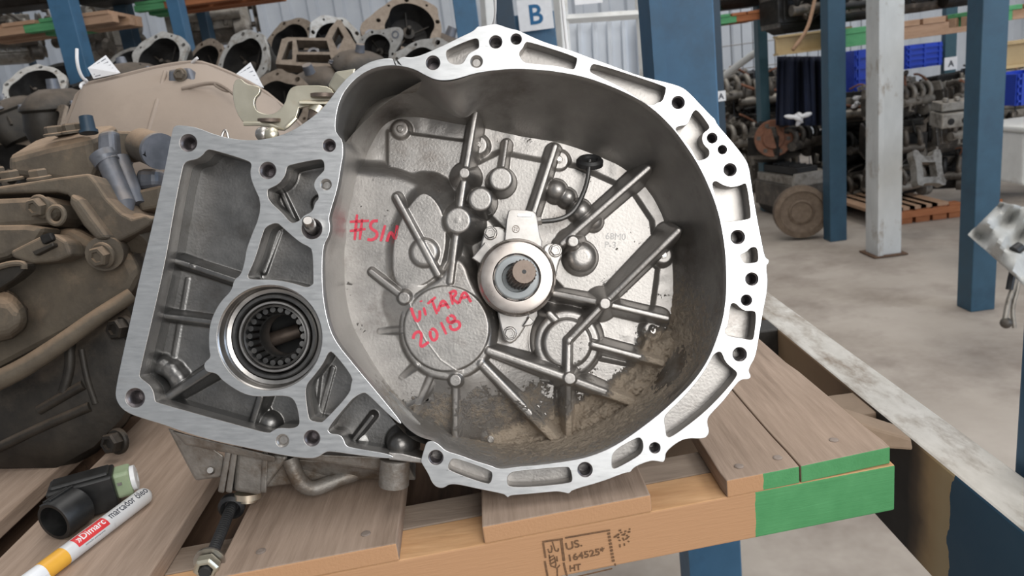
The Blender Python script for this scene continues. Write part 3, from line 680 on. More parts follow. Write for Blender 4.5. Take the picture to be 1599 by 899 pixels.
# selector bracket on top
gk('selector_plate', T(curve_geo(chaikin(P2([(366, 128), (376, 122), (386, 132), (398, 134), (408, 137), (407, 146), (399, 154), (398, 165), (402, 174), (412, 178), (424, 180), (436, 174), (446, 162), (450, 146), (456, 137), (468, 134), (508, 134), (522, 142), (524, 160), (512, 168), (468, 166), (466, 178), (460, 190), (446, 202), (412, 196), (382, 194), (370, 176), (364, 150)], 70), 1), [], -8, 0, 1.0), TR(0, 0, -66)), M['zinc'], smooth=30)
gk('selector_foot', g_tube(chaikin([P(381, 193, 60), P(414, 193, 60), P(442, 202, 56), P(450, 196, 56), P(462, 184, 60)], 1, closed=False), 4, 8), M['zinc'], smooth=30)
gk('selector_pad', T(g_lathe([(20, 0), (20, 5), (17, 6)], 24), TR(*P(422, 190, 72)) @ RX(-78)), M['shaft'], smooth=30)
gk('selector_lever', g_hexa([P(466, 158, 56), P(522, 158, 56), P(520, 163, 54), P(466, 162, 54)], [P(470, 152, 96), P(530, 152, 96), P(530, 157, 96), P(470, 157, 96)]), M['zinc'], bevel=1.5)
gk('selector_pad', T(g_lathe([(22, 0), (22, 6), (18, 7)], 24), TR(*P(506, 152, 74)) @ RX(-80)), M['shaft'], smooth=30)
gk('selector_bush', g_cyl(P(498, 164, 76), P(492, 190, 70), 15, 13, 20), M['shaft'], smooth=30)
gk('selector_bush', g_cyl(P(500, 168, 72), P(494, 178, 70), 16, 16, 20), M['zinc'], smooth=30)
gk('cable_hook', g_hexa([P(512, 134, 66), P(524, 112, 60), P(556, 107, 60), P(548, 130, 60), P(530, 152, 66)], [P(512, 134, 74), P(524, 112, 68), P(556, 107, 68), P(548, 130, 68), P(530, 152, 74)]), M['zinc'], bevel=3)
gk('bracket_stud', T(g_ball((0, 0, 0), 12, 18, 10, .7), TR(*P(410, 209, 44))), M['steel'], smooth=True)
gk('bracket_stud', T(g_ball((0, 0, 0), 12, 18, 10, .7), TR(*P(424, 210, 40))), M['zinc'], smooth=True)
gk('wire_pin', g_tube(chaikin([P(346, 214, 30), P(350, 203, 30), P(354, 204, 30), P(357, 216, 30)], 2, closed=False), 2.2, 8), M['steel'], smooth=True)

gk('casting_crack', J(g_hexa([P(613, 90, -.6), P(617, 97, -.6), P(620, 104, -.6), P(616, 100, -.6)], [P(613, 90, 3), P(617, 97, 3), P(620, 104, 3), P(616, 100, 3)]), g_hexa([P(618, 92, -.5), P(622, 95, -.5), P(628, 103, -.5), P(621, 99, -.5)], [P(618, 92, 3), P(622, 95, 3), P(628, 103, 3), P(621, 99, 3)])), M['black'])
# ------------------------------------------------------------------ more materials
M['bluepaint'] = mat('blue_paint', (.034, .110, .20), (.046, .135, .24), rough=.5, scale=14, c3=(.03, .075, .13), c3scale=5, c3lo=.5, c3hi=.75, bump=.0002)
M['navy'] = mat('dark_blue_paint', (.012, .032, .055), (.018, .045, .075), rough=.5, scale=14)
M['teal'] = mat('teal_paint', (.032, .085, .11), (.045, .105, .135), rough=.5, scale=14)
M['floor'] = mat('dusty_concrete', (.32, .275, .232), (.42, .37, .32), rough=.8, scale=2.2, c3=(.22, .18, .15), c3scale=1.7, c3lo=.46, c3hi=.72, bump=.002, bscale=30)
M['wall'] = mat('painted_steel_sheet', (.56, .60, .66), (.66, .70, .75), rough=.55, scale=3)
M['dark'] = mat('dark_oily_metal', (.012, .011, .010), (.045, .04, .035), rough=.5, metal=.3, scale=30, bump=.001, bscale=80)
M['white'] = mat('white_paint', (.62, .62, .60), (.74, .74, .72), rough=.6, scale=8, c3=(.42, .39, .35), c3scale=7, c3lo=.55, c3hi=.8)
M['paper'] = mat('white_paper', (.70, .70, .71), (.80, .80, .81), rough=.8, scale=30)
M['print'] = mat('dark_print', (.03, .035, .05), rough=.8)
M['blueprint'] = mat('blue_print', (.02, .12, .26), rough=.8)
def wood(name, c1, c2, c3, stretch=(16, 1.2, 16), **k):
    return mat(name, c1, c2, rough=.78, scale=9, stretch=stretch, c3=c3, c3scale=2.0, c3lo=.5, c3hi=.72, bump=.0007, bscale=26, spec=.2, **k)
M['deck'] = wood('weathered_deck_board', (.31, .23, .175), (.43, .325, .255), (.215, .155, .115))
M['deckedge'] = wood('sawn_board_end', (.44, .245, .14), (.55, .33, .20), (.34, .18, .10), stretch=(4, 4, 30))
M['pine'] = wood('fresh_pine', (.58, .335, .165), (.70, .43, .235), (.46, .25, .12), stretch=(1.5, 10, 22))
M['greywood'] = wood('grey_worn_wood', (.28, .22, .175), (.38, .305, .245), (.18, .135, .10), stretch=(1.5, 10, 10))
M['darkwood'] = wood('dark_wood', (.10, .06, .04), (.16, .10, .065), (.06, .04, .03))
M['green'] = wood('green_painted_wood', (.085, .30, .13), (.13, .38, .18), (.07, .24, .10), stretch=(2, 12, 12))
M['orangewood'] = wood('orange_brown_wood', (.33, .12, .05), (.42, .17, .08), (.22, .08, .04), stretch=(1.5, 10, 10))
M['tanbeam'] = mat('yellowed_beam_paint', (.40, .28, .13), (.50, .37, .19), rough=.6, scale=8, c3=(.28, .17, .08), c3scale=6, c3lo=.55, c3hi=.75)
M['ink'] = mat('stamp_ink', (.10, .055, .03), (.22, .12, .06), rough=.9, scale=400)
M['nail'] = mat('nail_head', (.25, .2, .17), (.35, .29, .25), rough=.6, metal=.4, scale=200)

# ------------------------------------------------------------------ floor and back wall
struct(mk('floor', g_box((1, 6, -.05), (18, 18, .1)), M['floor']))
def corrugated(x0, x1, y, z0, z1, pitch=.32, depth=.05):
    prof = []
    x = x0
    while x < x1:
        prof += [(x, y), (x + pitch * .52, y), (x + pitch * .62, y - depth), (x + pitch * .9, y - depth)]
        x += pitch
    n = len(prof)
    V = [(a, b, z0) for a, b in prof] + [(a, b, z1) for a, b in prof] + [(a, b + .01, z0) for a, b in prof] + [(a, b + .01, z1) for a, b in prof]
    Fc = [(i, i + 1, n + i + 1, n + i) for i in range(n - 1)] + [(2 * n + i, 3 * n + i, 3 * n + i + 1, 2 * n + i + 1) for i in range(n - 1)]
    return V, Fc
struct(mk('wall_back', corrugated(-7, 9, 9.6, 0, 5.4), M['wall']))
struct(mk('wall_left', T(corrugated(-3, 9.6, 0, 0, 5.4), TR(-7, 0, 0) @ RZ(90)), M['wall']))
struct(mk('wall_right', T(corrugated(-9.6, 3, 0, 0, 5.4), TR(9, 0, 0) @ RZ(-90)), M['wall']))

# ------------------------------------------------------------------ near storage rack
rk = thing('storage_rack', 'near blue steel rack with a worn white beam, carrying the silver transmission and its pallet', 'rack', (.43, 1.0, 0))
def rp(name, g, mt, **k):
    return mk(name, g, mt, rk, m=TR(-.43, -1.0, 0), **k)
def beam_mat():                         # worn off-white paint, soot and rust on the flank, blue towards the near end
    m = mat('worn_beam_paint', (.50, .47, .42), (.68, .65, .60), rough=.6, scale=18, c3=(.25, .195, .145), c3scale=11, c3lo=.46, c3hi=.70, stretch=(2.5, 1, 1))
    nt = m.node_tree; b = nt.nodes['Principled BSDF']
    old = b.inputs['Base Color'].links[0].from_socket
    geo = nd(nt, 'ShaderNodeNewGeometry')
    sp = nd(nt, 'ShaderNodeSeparateXYZ'); nt.links.new(geo.outputs['Normal'], sp.inputs[0])
    ps = nd(nt, 'ShaderNodeSeparateXYZ'); nt.links.new(geo.outputs['Position'], ps.inputs[0])
    nz = nd(nt, 'ShaderNodeTexNoise', Scale=22.0, Detail=5.0); nt.links.new(geo.outputs['Position'], nz.inputs['Vector'])
    ny = nd(nt, 'ShaderNodeMath', operation='MULTIPLY_ADD'); ny.inputs[1].default_value = .03
    nt.links.new(nz.outputs['Fac'], ny.inputs[0]); nt.links.new(ps.outputs['Y'], ny.inputs[2])
    rust = nd(nt, 'ShaderNodeValToRGB'); e = rust.color_ramp.elements
    e[0].position = 0.0; e[0].color = (.48, .38, .22, 1); e[1].position = 1; e[1].color = (.36, .25, .155, 1)
    for p_, c_ in ((.05, (.42, .30, .16)), (.11, (.10, .07, .045)), (.16, (.014, .012, .010)), (.32, (.016, .013, .011)), (.43, (.10, .065, .04)), (.58, (.24, .16, .10))):
        q = rust.color_ramp.elements.new(p_); q.color = (*c_, 1)
    mr = nd(nt, 'ShaderNodeMapRange'); mr.inputs['From Min'].default_value = .66; mr.inputs['From Max'].default_value = 1.06
    nt.links.new(ny.outputs[0], mr.inputs['Value']); nt.links.new(mr.outputs['Result'], rust.inputs['Fac'])
    gt = nd(nt, 'ShaderNodeMath', operation='LESS_THAN'); gt.inputs[1].default_value = .648; nt.links.new(ny.outputs[0], gt.inputs[0])
    mb = nd(nt, 'ShaderNodeMix', data_type='RGBA'); mb.inputs['B'].default_value = (.026, .085, .15, 1)
    nt.links.new(gt.outputs[0], mb.inputs['Factor']); nt.links.new(rust.outputs['Color'], mb.inputs['A'])
    side = nd(nt, 'ShaderNodeMath', operation='LESS_THAN'); side.inputs[1].default_value = .5; nt.links.new(sp.outputs['Z'], side.inputs[0])
    mx = nd(nt, 'ShaderNodeMix', data_type='RGBA'); nt.links.new(side.outputs[0], mx.inputs['Factor']); nt.links.new(old, mx.inputs['A']); nt.links.new(mb.outputs['Result'], mx.inputs['B'])
    nt.links.new(mx.outputs['Result'], b.inputs['Base Color'])
    return m
M['beam'] = beam_mat()
ZB = .888
M['tanbeam0'] = mat('dusty_brown_beam', (.20, .14, .09), (.30, .215, .15), rough=.7, scale=20)
rp('beam', g_box((.4275, .83, ZB - .07), (.055, 1.02, .14)), M['beam'], bevel=.003)
rp('beam', g_box((-1.22, .83, ZB - .07), (.055, 1.02, .14)), M['beam'], bevel=.003)
rp('cross_beam', g_box((-.395, 1.10, ZB - .05), (1.595, .05, .10)), M['dark'], bevel=.003)
rp('cross_beam', g_box((-.395, .805, ZB - .028), (1.595, .06, .05)), M['tanbeam0'], bevel=.003)
f0 = ony(1060, 80, 1.39)
rp('upright', g_box((f0.x, 1.40, 1.6), (.112, .10, 3.2)), M['bluepaint'], bevel=.004)
rp('upright_lip', g_box((f0.x - .048, 1.343, 1.6), (.022, .014, 3.2)), M['bluepaint'])
rp('upright', g_box((.513, .585, 1.6), (.10, .10, 3.2)), M['bluepaint'], bevel=.004)
rp('upright', g_box((-1.22, 1.40, .45), (.10, .10, .9)), M['bluepaint'], bevel=.004)
rp('upright', g_box((-1.22, .27, .6), (.10, .10, 1.2)), M['bluepaint'], bevel=.004)

# ------------------------------------------------------------------ pallet under the transmission
ZT = .951; TH = .0165
def front_y(x): return .549 + x * .105
pal = thing('wooden_pallet', 'near wooden pallet with green painted corner, under the silver transmission', 'pallet', (-.05, .85, ZB))
PREL = TR(.05, -.85, -ZB)
def pk(name, g, mt, parent=None, **k): return mk(name, g, mt, pal if parent is None else parent, m=PREL if parent is None else None, **k)
def end_paint(base, paint, x_from, name):            # front end sawn fresh, and spray-painted green from x_from on
    m = base.copy(); m.name = name
    nt = m.node_tree; b = nt.nodes['Principled BSDF']; old = b.inputs['Base Color'].links[0].from_socket
    geo = nd(nt, 'ShaderNodeNewGeometry')
    sp = nd(nt, 'ShaderNodeSeparateXYZ'); nt.links.new(geo.outputs['Normal'], sp.inputs[0])
    ps = nd(nt, 'ShaderNodeSeparateXYZ'); nt.links.new(geo.outputs['Position'], ps.inputs[0])
    nz = nd(nt, 'ShaderNodeTexNoise', Scale=60.0, Detail=4.0); nt.links.new(geo.outputs['Position'], nz.inputs['Vector'])
    nx = nd(nt, 'ShaderNodeMath', operation='MULTIPLY_ADD'); nx.inputs[1].default_value = .006; nt.links.new(nz.outputs['Fac'], nx.inputs[0]); nt.links.new(ps.outputs['X'], nx.inputs[2])
    gt = nd(nt, 'ShaderNodeMath', operation='GREATER_THAN'); gt.inputs[1].default_value = x_from; nt.links.new(nx.outputs[0], gt.inputs[0])
    fr = nd(nt, 'ShaderNodeMath', operation='LESS_THAN'); fr.inputs[1].default_value = -.6; nt.links.new(sp.outputs['Y'], fr.inputs[0])
    both = nd(nt, 'ShaderNodeMath', operation='MULTIPLY'); nt.links.new(gt.outputs[0], both.inputs[0]); nt.links.new(fr.outputs[0], both.inputs[1])
    gr = nd(nt, 'ShaderNodeMix', data_type='RGBA'); gr.inputs['A'].default_value = (*paint, 1); gr.inputs['B'].default_value = (paint[0] * .6, paint[1] * .72, paint[2] * .65, 1)
    nt.links.new(nz.outputs['Fac'], gr.inputs['Factor'])
    saw = nd(nt, 'ShaderNodeMix', data_type='RGBA'); saw.inputs['B'].default_value = (.50, .285, .155, 1); nt.links.new(fr.outputs[0], saw.inputs['Factor']); nt.links.new(old, saw.inputs['A'])
    mx = nd(nt, 'ShaderNodeMix', data_type='RGBA'); nt.links.new(both.outputs[0], mx.inputs['Factor']); nt.links.new(saw.outputs['Result'], mx.inputs['A']); nt.links.new(gr.outputs['Result'], mx.inputs['B'])
    nt.links.new(mx.outputs['Result'], b.inputs['Base Color'])
    return m
GREEN = (.115, .36, .15)
M['deck_end'] = end_paint(M['deck'], GREEN, .198, 'deck_board_green_end')
M['pine_end'] = end_paint(M['pine'], GREEN, .190, 'pine_stringer_green_end')
def board(x0, x1, y1, mt, skew=0.0, dz=0.0, front=None, jag=0.0):
    f0_, f1_ = (front_y(x0), front_y(x1)) if front is None else front
    top = [(x0, f0_, ZT + dz), (x1, f1_, ZT + dz), (x1 + skew, y1, ZT + dz), (x0 + skew, y1, ZT + dz)]
    bot = [(a, b, ZT - TH) for a, b, c in top]
    return pk('deck_board', g_hexa(bot, top), mt, bevel=.0014)
# right board split along its length
crack = [(.2290, .5735), (.2285, .60), (.2270, .63), (.2262, .66), (.2255, .70), (.2250, .74), (.2245, .80), (.2240, 1.28)]
def strip(l0, l1, name, mt):
    top = [(a, b, ZT) for a, b in l0] + [(a, b, ZT) for a, b in l1[::-1]]
    return pk(name, g_hexa([(a, b, ZT - TH) for a, b, c in top], top), mt, bevel=.0010)
strip([(.1620, .5655), (.1605, .58), (.1600, .63), (.1595, .66), (.1590, .70), (.1580, .74), (.1570, .80), (.155, 1.28)], [(a - .0006, b) for a, b in crack], 'deck_board', M['deck_end'])
strip([(a + .0008, b) for a, b in crack], [(.3150, .586), (.3155, .60), (.3130, .63), (.3120, .66), (.3110, .70), (.3090, .77), (.3060, .80), (.300, 1.28)], 'deck_board', M['deck_end'])
b1 = board(-.0505, .0945, .80, M['deck_end'], -.004)
b2 = board(-.2690, -.1215, 1.28, M['deck_end'], -.03)
lb_ = pk('deck_board', g_hexa([(-.485, .40, ZT - TH), (-.322, .40, ZT - TH), (-.352, 1.28, ZT - TH), (-.50, 1.28, ZT - TH)], [(-.485, .40, ZT), (-.322, .40, ZT), (-.352, 1.28, ZT), (-.50, 1.28, ZT)]), M['deck_end'], bevel=.0014)
board(-.68, -.53, 1.28, M['deck_end'], -.01)
ang = math.atan(.105)
def stringer(x0, x1, yoff, w, mt, name='stringer', zt=None, zb=None):
    zt = zt or ZT - TH - .0004; zb = zb or ZB + .0005
    loop = [(x0, front_y(x0) + yoff), (x1, front_y(x1) + yoff), (x1, front_y(x1) + yoff + w), (x0, front_y(x0) + yoff + w)]
    return pk(name, g_hexa([(a, b, zb) for a, b in loop], [(a, b, zt) for a, b in loop]), mt, bevel=.0015)
st = stringer(-.70, .318, .0005, .045, M['pine_end'])
stringer(-.70, .314, .046, .04, M['greywood'])
stringer(-.70, .312, .36, .09, M['darkwood'])
stringer(-.70, .305, .64, .07, M['darkwood'])
for k in range(6):
    pk('bottom_board', g_box((-.60 + k * .125, .96, ZB + .008), (.118, .70, .014)), M['darkwood'])
for nx_, ny_ in ((.1795, .586), (.2165, .592), (.2755, .61), (-.238, .55), (-.15, .556), (.25, .80), (.19, .72)):
    pk('nail', T(g_lathe([(.0042, 0), (.0042, .0006), (.003, .0010)], 14), TR(nx_, ny_, ZT)), M['nail'])
pk('bracket_scrap', g_hexa([(.317, .640, ZB + .034), (.372, .648, ZB + .018), (.372, .69, ZB + .018), (.317, .69, ZB + .034)], [(.317, .645, ZT - .006), (.372, .652, ZB + .030), (.372, .685, ZB + .030), (.317, .685, ZT - .006)]), M['tanbeam0'], bevel=.003)
# heat-treatment stamp on the stringer front
sx_, sy_ = 1 / math.hypot(1, .105), .105 / math.hypot(1, .105)
STM = Matrix(((sx_, 0, sy_, 0), (sy_, 0, -sx_, front_y(0) - .0002), (0, 1, 0, 0), (0, 0, 0, 1)))
def onstr(px, py):                      # pixel -> coordinates on the stringer's front face
    n = Vector((sy_, -sx_, 0)); o = Vector((0, front_y(0) + .0005, 0)); d = ray(px, py)
    p = CAM + d * ((o - CAM).dot(n) / d.dot(n)); q = STM.inverted() @ p
    return q.x, q.y
def quad(a, b, w):
    ax_, ay_ = onstr(*a); bx_, by_ = onstr(*b); dx, dy = bx_ - ax_, by_ - ay_; l = math.hypot(dx, dy); nx_, ny_ = -dy / l * w / 2, dx / l * w / 2
    return [(ax_ + nx_, ay_ + ny_, 0), (ax_ - nx_, ay_ - ny_, 0), (bx_ - nx_, by_ - ny_, 0), (bx_ + nx_, by_ + ny_, 0)], [(0, 1, 2, 3)]
sq = lambda x, y: (820 + x / 7.995, 800 + y / 7.995)
pxm = .00055
rnd = random.Random(3)
strokes = [quad(sq(500, 312), sq(1060, 215), 3 * pxm), quad(sq(215, 362), sq(470, 325), 3 * pxm), quad(sq(640, 795), sq(1085, 692), 2.6 * pxm), quad(sq(225, 375), sq(255, 560), 3 * pxm), quad(sq(245, 600), sq(280, 790), 3 * pxm), quad(sq(450, 340), sq(485, 600), 4 * pxm), quad(sq(480, 620), sq(520, 790), 3 * pxm)]
for k in range(9): strokes.append(quad(sq(1040 + k * 7, 245 + k * 42), sq(1046 + k * 7, 272 + k * 42), 4.6 * pxm))
# wheat-ear mark
ear = [[(285, 450), (300, 495), (330, 490), (335, 440), (322, 405)], [(300, 520), (320, 660), (375, 680), (385, 640), (365, 545)], [(300, 560), (360, 530)], [(305, 600), (370, 565)], [(315, 640), (378, 605)], [(340, 360), (375, 470), (410, 480), (415, 440)], [(385, 680), (400, 700), (402, 792)], [(400, 690), (435, 648)], [(395, 540), (400, 600)], [(410, 600), (380, 590)]]
for e_ in ear:
    for a_, b_ in zip(e_[:-1], e_[1:]): strokes.append(quad(sq(*a_), sq(*b_), 2.0 * pxm))
for k in range(16): 
    x_, y_ = rnd.uniform(1100, 1320), rnd.uniform(200, 290); y_ -= (x_ - 1100) * .18
    strokes.append(quad(sq(x_, y_ + 30), sq(x_ + rnd.uniform(18, 34), y_ + 24), 2.6 * pxm))
for a_, b_ in (((1165, 340), (1190, 345)), ((1215, 310), (1235, 345)), ((1250, 335), (1300, 290)), ((1180, 390), (1185, 430)), ((1235, 380), (1240, 410)), ((1280, 350), (1300, 360)), ((1120, 630), (1124, 660))):
    strokes.append(quad(sq(*a_), sq(*b_), 2.4 * pxm))
def stamp_text(s_, px, py, px2, py2, hpx):
    x_, y_ = onstr(px, py); x2, y2 = onstr(px2, py2)
    g = text_geo(s_, hpx * pxm / .70, 0, bold=.0002)
    w = max(v[0] for v in g[0]); k = math.hypot(x2 - x_, y2 - y_) / w
    return T(g, TR(x_, y_, 0) @ Matrix.Rotation(math.atan2(y2 - y_, x2 - x_), 4, 'Z') @ Matrix.Diagonal((k, 1, 1, 1)))
stp = J(stamp_text('US.', *sq(510, 468), *sq(715, 412), 13), stamp_text('164525*', *sq(528, 608), *sq(1000, 505), 11.5), stamp_text('HT', *sq(552, 732), *sq(700, 708), 11), *strokes)
pk('heat_stamp', T(stp, STM), M['ink'])

# ------------------------------------------------------------------ marker pen
M['penbody'] = mat('pen_barrel', (.60, .60, .60), (.68, .68, .68), rough=.3, scale=40)
M['penwhite'] = mat('pen_white', (.72, .73, .75), (.80, .81, .82), rough=.32, scale=40)
M['penyellow'] = mat('pen_yellow', (.72, .36, .035), (.80, .42, .05), rough=.4, scale=40)
M['penred'] = mat('pen_red', (.62, .03, .04), (.68, .05, .05), rough=.4, scale=40)
PR = .0084
pa, pb = onz(231, 770, ZT + PR), onz(84, 880, ZT + PR)
pd = (pa - pb).normalized(); L_ = (pa - pb).length
pz = Vector((0, 0, 1)); pyv = pz.cross(pd).normalized()
PM = Matrix(((pd.x, pyv.x, pz.x, pb.x), (pd.y, pyv.y, pz.y, pb.y), (pd.z, pyv.z, pz.z, pb.z), (0, 0, 0, 1)))
pen = thing('paint_marker', 'white paint marker with yellow band and red logo, lying on the pallet board', 'marker', (pb.x, pb.y, ZT))
PR_M = TR(-pb.x, -pb.y, -ZT) @ PM
def pen_part(name, g, mt, **k): return mk(name, g, mt, pen, m=PR_M, smooth=40, **k)
def lathe_x(prof, n=32): return T(g_lathe([(r, z) for r, z in prof], n), RY(90))
x_y = -.004
pen_part('barrel', lathe_x([(PR, .010), (PR, L_ - .006), (PR * .92, L_ - .003), (PR * .6, L_), (.001, L_ + .0008)]), M['penbody'])
pen_part('colour_band', lathe_x([(PR * 1.01, -.012), (PR * 1.01, .010)]), M['penyellow'])
pen_part('cap', lathe_x([(PR * .7, -.070), (PR * .97, -.067), (PR * .97, -.012)]), M['penwhite'])
pen_part('cap_clip', g_box((x_y - .03, -PR * .9, -.001), (.045, .0015, .004)), M['penwhite'])
PHI0 = 72
def wrap(g, x0, phi0=PHI0, r=PR * 1.012):    # bend flat print round the barrel
    bm = bmesh.new(); vs_ = [bm.verts.new(v) for v in g[0]]
    for f in g[1]:
        try: bm.faces.new([vs_[i] for i in f])
        except ValueError: pass
    ys = [v[1] for v in g[0]]; y = min(ys)
    while y < max(ys):
        y += .0006
        bmesh.ops.bisect_plane(bm, geom=bm.verts[:] + bm.edges[:] + bm.faces[:], plane_co=(0, y, 0), plane_no=(0, 1, 0))
    bm.verts.index_update(); g = ([tuple(v.co) for v in bm.verts], [tuple(v.index for v in f.verts) for f in bm.faces]); bm.free()
    V = []
    for x, y, z in g[0]:
        a_ = math.radians(phi0) + y / PR
        V.append((x0 + x, -math.cos(a_) * (r + z), math.sin(a_) * (r + z)))
    return V, g[1]
def grid(w, h, nx=6, ny=8, oy=0, ox=0):
    V = [(ox + w * i / nx, oy + h * (j / ny - .5), 0) for j in range(ny + 1) for i in range(nx + 1)]
    return V, [(j * (nx + 1) + i, j * (nx + 1) + i + 1, (j + 1) * (nx + 1) + i + 1, (j + 1) * (nx + 1) + i) for j in range(ny) for i in range(nx)]
gt_ = text_geo('marcador óleo', .0105, 0, sx=1.0, bold=.00012)
w_ = max(v[0] for v in gt_[0]); k_ = .047 / w_
pen_part('print', wrap(([(x * k_, y - .0030, .00004) for x, y, z in gt_[0]], gt_[1]), .059, PHI0 - 12), M['print'])
pen_part('logo_panel', wrap(grid(.035, .0115), .020, PHI0 - 14), M['penred'])
gt_ = text_geo('»Dimarc', .0095, 0, shear=.1, bold=.0001)
w_ = max(v[0] for v in gt_[0]); k_ = .031 / w_
pen_part('logo_print', wrap(([(x * k_, y - .0028, .00008) for x, y, z in gt_[0]], gt_[1]), .022, PHI0 - 12), M['penwhite'])
gt_ = text_geo('marcador permanente', .0022, 0)
w_ = max(v[0] for v in gt_[0]); k_ = .022 / w_
pen_part('fine_print', wrap(([(x * k_, y, .00004) for x, y, z in gt_[0]], gt_[1]), .026, PHI0 - 70), M['print'])

# ------------------------------------------------------------------ black plug with a green and white insert
M['blkplastic'] = mat('black_plastic', (.008, .008, .008), (.02, .02, .02), rough=.42, scale=60, c3=(.05, .045, .04), c3scale=30, c3lo=.6, c3hi=.8)
M['greenplastic'] = mat('pale_green_plastic', (.25, .33, .20), (.33, .40, .26), rough=.5, scale=60)
c0 = onz(118, 815, ZT)
plug = thing('electrical_plug', 'black electrical plug with pale green and white insert, behind the paint marker', 'plug', c0, RZ(22))
def pp(name, g, mt, parent=None, **k): return mk(name, g, mt, plug if parent is None else parent, **k)
pp('body', J(g_box((.012, .012, .0195), (.056, .032, .035)), g_box((.012, .012, .038), (.05, .022, .004))), M['blkplastic'], bevel=.004, seg=3)
sock = T(J(g_lathe([(.0165, -.030), (.0185, -.028), (.0190, -.002), (.0180, 0), (.0150, 0), (.0145, -.024), (.002, -.024)], 40)), TR(-.010, -.028, .0192) @ RZ(-40) @ RX(90))
so = pp('socket', sock, M['blkplastic'], smooth=40)
for k in range(5):
    mk('grip_rib', T(g_box((.0192 * math.cos(a0), .0192 * math.sin(a0), -.016), (.003, .003, .026)), TR(-.010, -.028, .0192) @ RZ(-40) @ RX(90)) if (a0 := math.radians(95 + 22 * k)) else None, M['blkplastic'], so, bevel=.0008)
ins = pp('insert', g_box((.046, .016, .021), (.016, .024, .026)), M['greenplastic'], bevel=.003)
mk('insert_collar', T(g_lathe([(.009, 0), (.0125, .001), (.0125, .005), (.009, .006), (.005, .006), (.005, 0)], 24, close=True), TR(.053, .014, .022) @ RY(90)), M['penwhite'], ins, smooth=30)
mk('contact', g_box((.044, .0035, .024), (.004, .001, .003)), M['steel'], ins)

# ------------------------------------------------------------------ long bolt in the pallet gap
q0, q1 = at(362, 790, .69), at(321, 890, .60)
lbt = thing('long_bolt', 'long black threaded bolt with zinc nut, standing in the gap between pallet boards', 'bolt', q1)
qd = (q1 - q0).normalized(); fa, fb = frame(qd)
QM = Matrix(((fa.x, fb.x, qd.x, 0), (fa.y, fb.y, qd.y, 0), (fa.z, fb.z, qd.z, 0), (0, 0, 0, 1)))
ql = (q1 - q0).length
mk('rod', T(g_lathe([(.0045, -ql)] + [(.0046 + .0005 * (k % 2), -ql + ql * k / 60) for k in range(60)] + [(.0045, .004)], 18), QM), M['black'], lbt, smooth=30)
mk('nut', T(g_lathe([(.0090, -.010), (.0105, -.008), (.0105, -.001), (.0090, .001), (.006, .0012), (.0055, -.002)], 6), QM), M['zinc'], lbt, bevel=.0006)
mk('washer', T(g_lathe([(.0125, -.013), (.0125, -.0112), (.006, -.0112)], 28), QM), M['steel'], lbt, smooth=30)
mk('head_ring', T(g_lathe([(.009, -ql - .006), (.012, -ql - .003), (.012, -ql + .003), (.009, -ql + .006), (.006, -ql)], 24), QM), M['black'], lbt, smooth=30)
# ------------------------------------------------------------------ dusty materials: dust lies on what faces upwards
def dusty(name, c1, c2, dust, lo=.15, hi=.75, **k):
    m = mat(name, c1, c2, **k)
    nt = m.node_tree; b = nt.nodes['Principled BSDF']; old = b.inputs['Base Color'].links[0].from_socket
    geo = nd(nt, 'ShaderNodeNewGeometry')
    sp = nd(nt, 'ShaderNodeSeparateXYZ'); nt.links.new(geo.outputs['Normal'], sp.inputs[0])
    nz = nd(nt, 'ShaderNodeTexNoise', Scale=28.0, Detail=6.0, Roughness=.7); nt.links.new(geo.outputs['Position'], nz.inputs['Vector'])
    ad = nd(nt, 'ShaderNodeMath', operation='MULTIPLY_ADD'); ad.inputs[1].default_value = .9
    nt.links.new(nz.outputs['Fac'], ad.inputs[0]); nt.links.new(sp.outputs['Z'], ad.inputs[2])
    mr = nd(nt, 'ShaderNodeMapRange'); mr.inputs['From Min'].default_value = lo + .35; mr.inputs['From Max'].default_value = hi + .5
    nt.links.new(ad.outputs[0], mr.inputs['Value'])
    mx = nd(nt, 'ShaderNodeMix', data_type='RGBA'); mx.inputs['B'].default_value = (*dust, 1)
    nt.links.new(mr.outputs['Result'], mx.inputs['Factor']); nt.links.new(old, mx.inputs['A'])
    nt.links.new(mx.outputs['Result'], b.inputs['Base Color'])
    return m
M['dusty'] = dusty('dusty_brown_casting', (.075, .062, .048), (.14, .115, .085), (.34, .24, .16), lo=.38, hi=.95, rough=.75, metal=.15, scale=22, bump=.0016, bscale=110)
M['dustydark'] = dusty('oily_dark_casting', (.018, .016, .014), (.045, .038, .03), (.13, .10, .075), rough=.55, metal=.3, scale=26, lo=.5, hi=1.0, bump=.001, bscale=90)
M['tan'] = dusty('tan_dusty_casting', (.235, .19, .155), (.29, .235, .195), (.33, .265, .215), rough=.8, scale=8, bump=.0003, bscale=120)
M['oldsteel'] = dusty('dull_blue_grey_metal', (.12, .13, .15), (.20, .21, .24), (.32, .26, .21), rough=.5, metal=.5, scale=40, lo=.45, hi=1.0)
M['oldalu'] = mat('old_milled_aluminium', (.36, .35, .33), (.52, .51, .49), rough=.5, metal=.55, scale=50, c3=(.22, .175, .13), c3scale=30, c3lo=.52, c3hi=.72)
M['brownalu'] = mat('brown_stained_aluminium', (.15, .115, .085), (.27, .22, .175), rough=.6, metal=.4, scale=50)
M['pit'] = mat('dark_cavity_metal', (.010, .009, .009), (.03, .028, .026), rough=.6, metal=.4, scale=30)

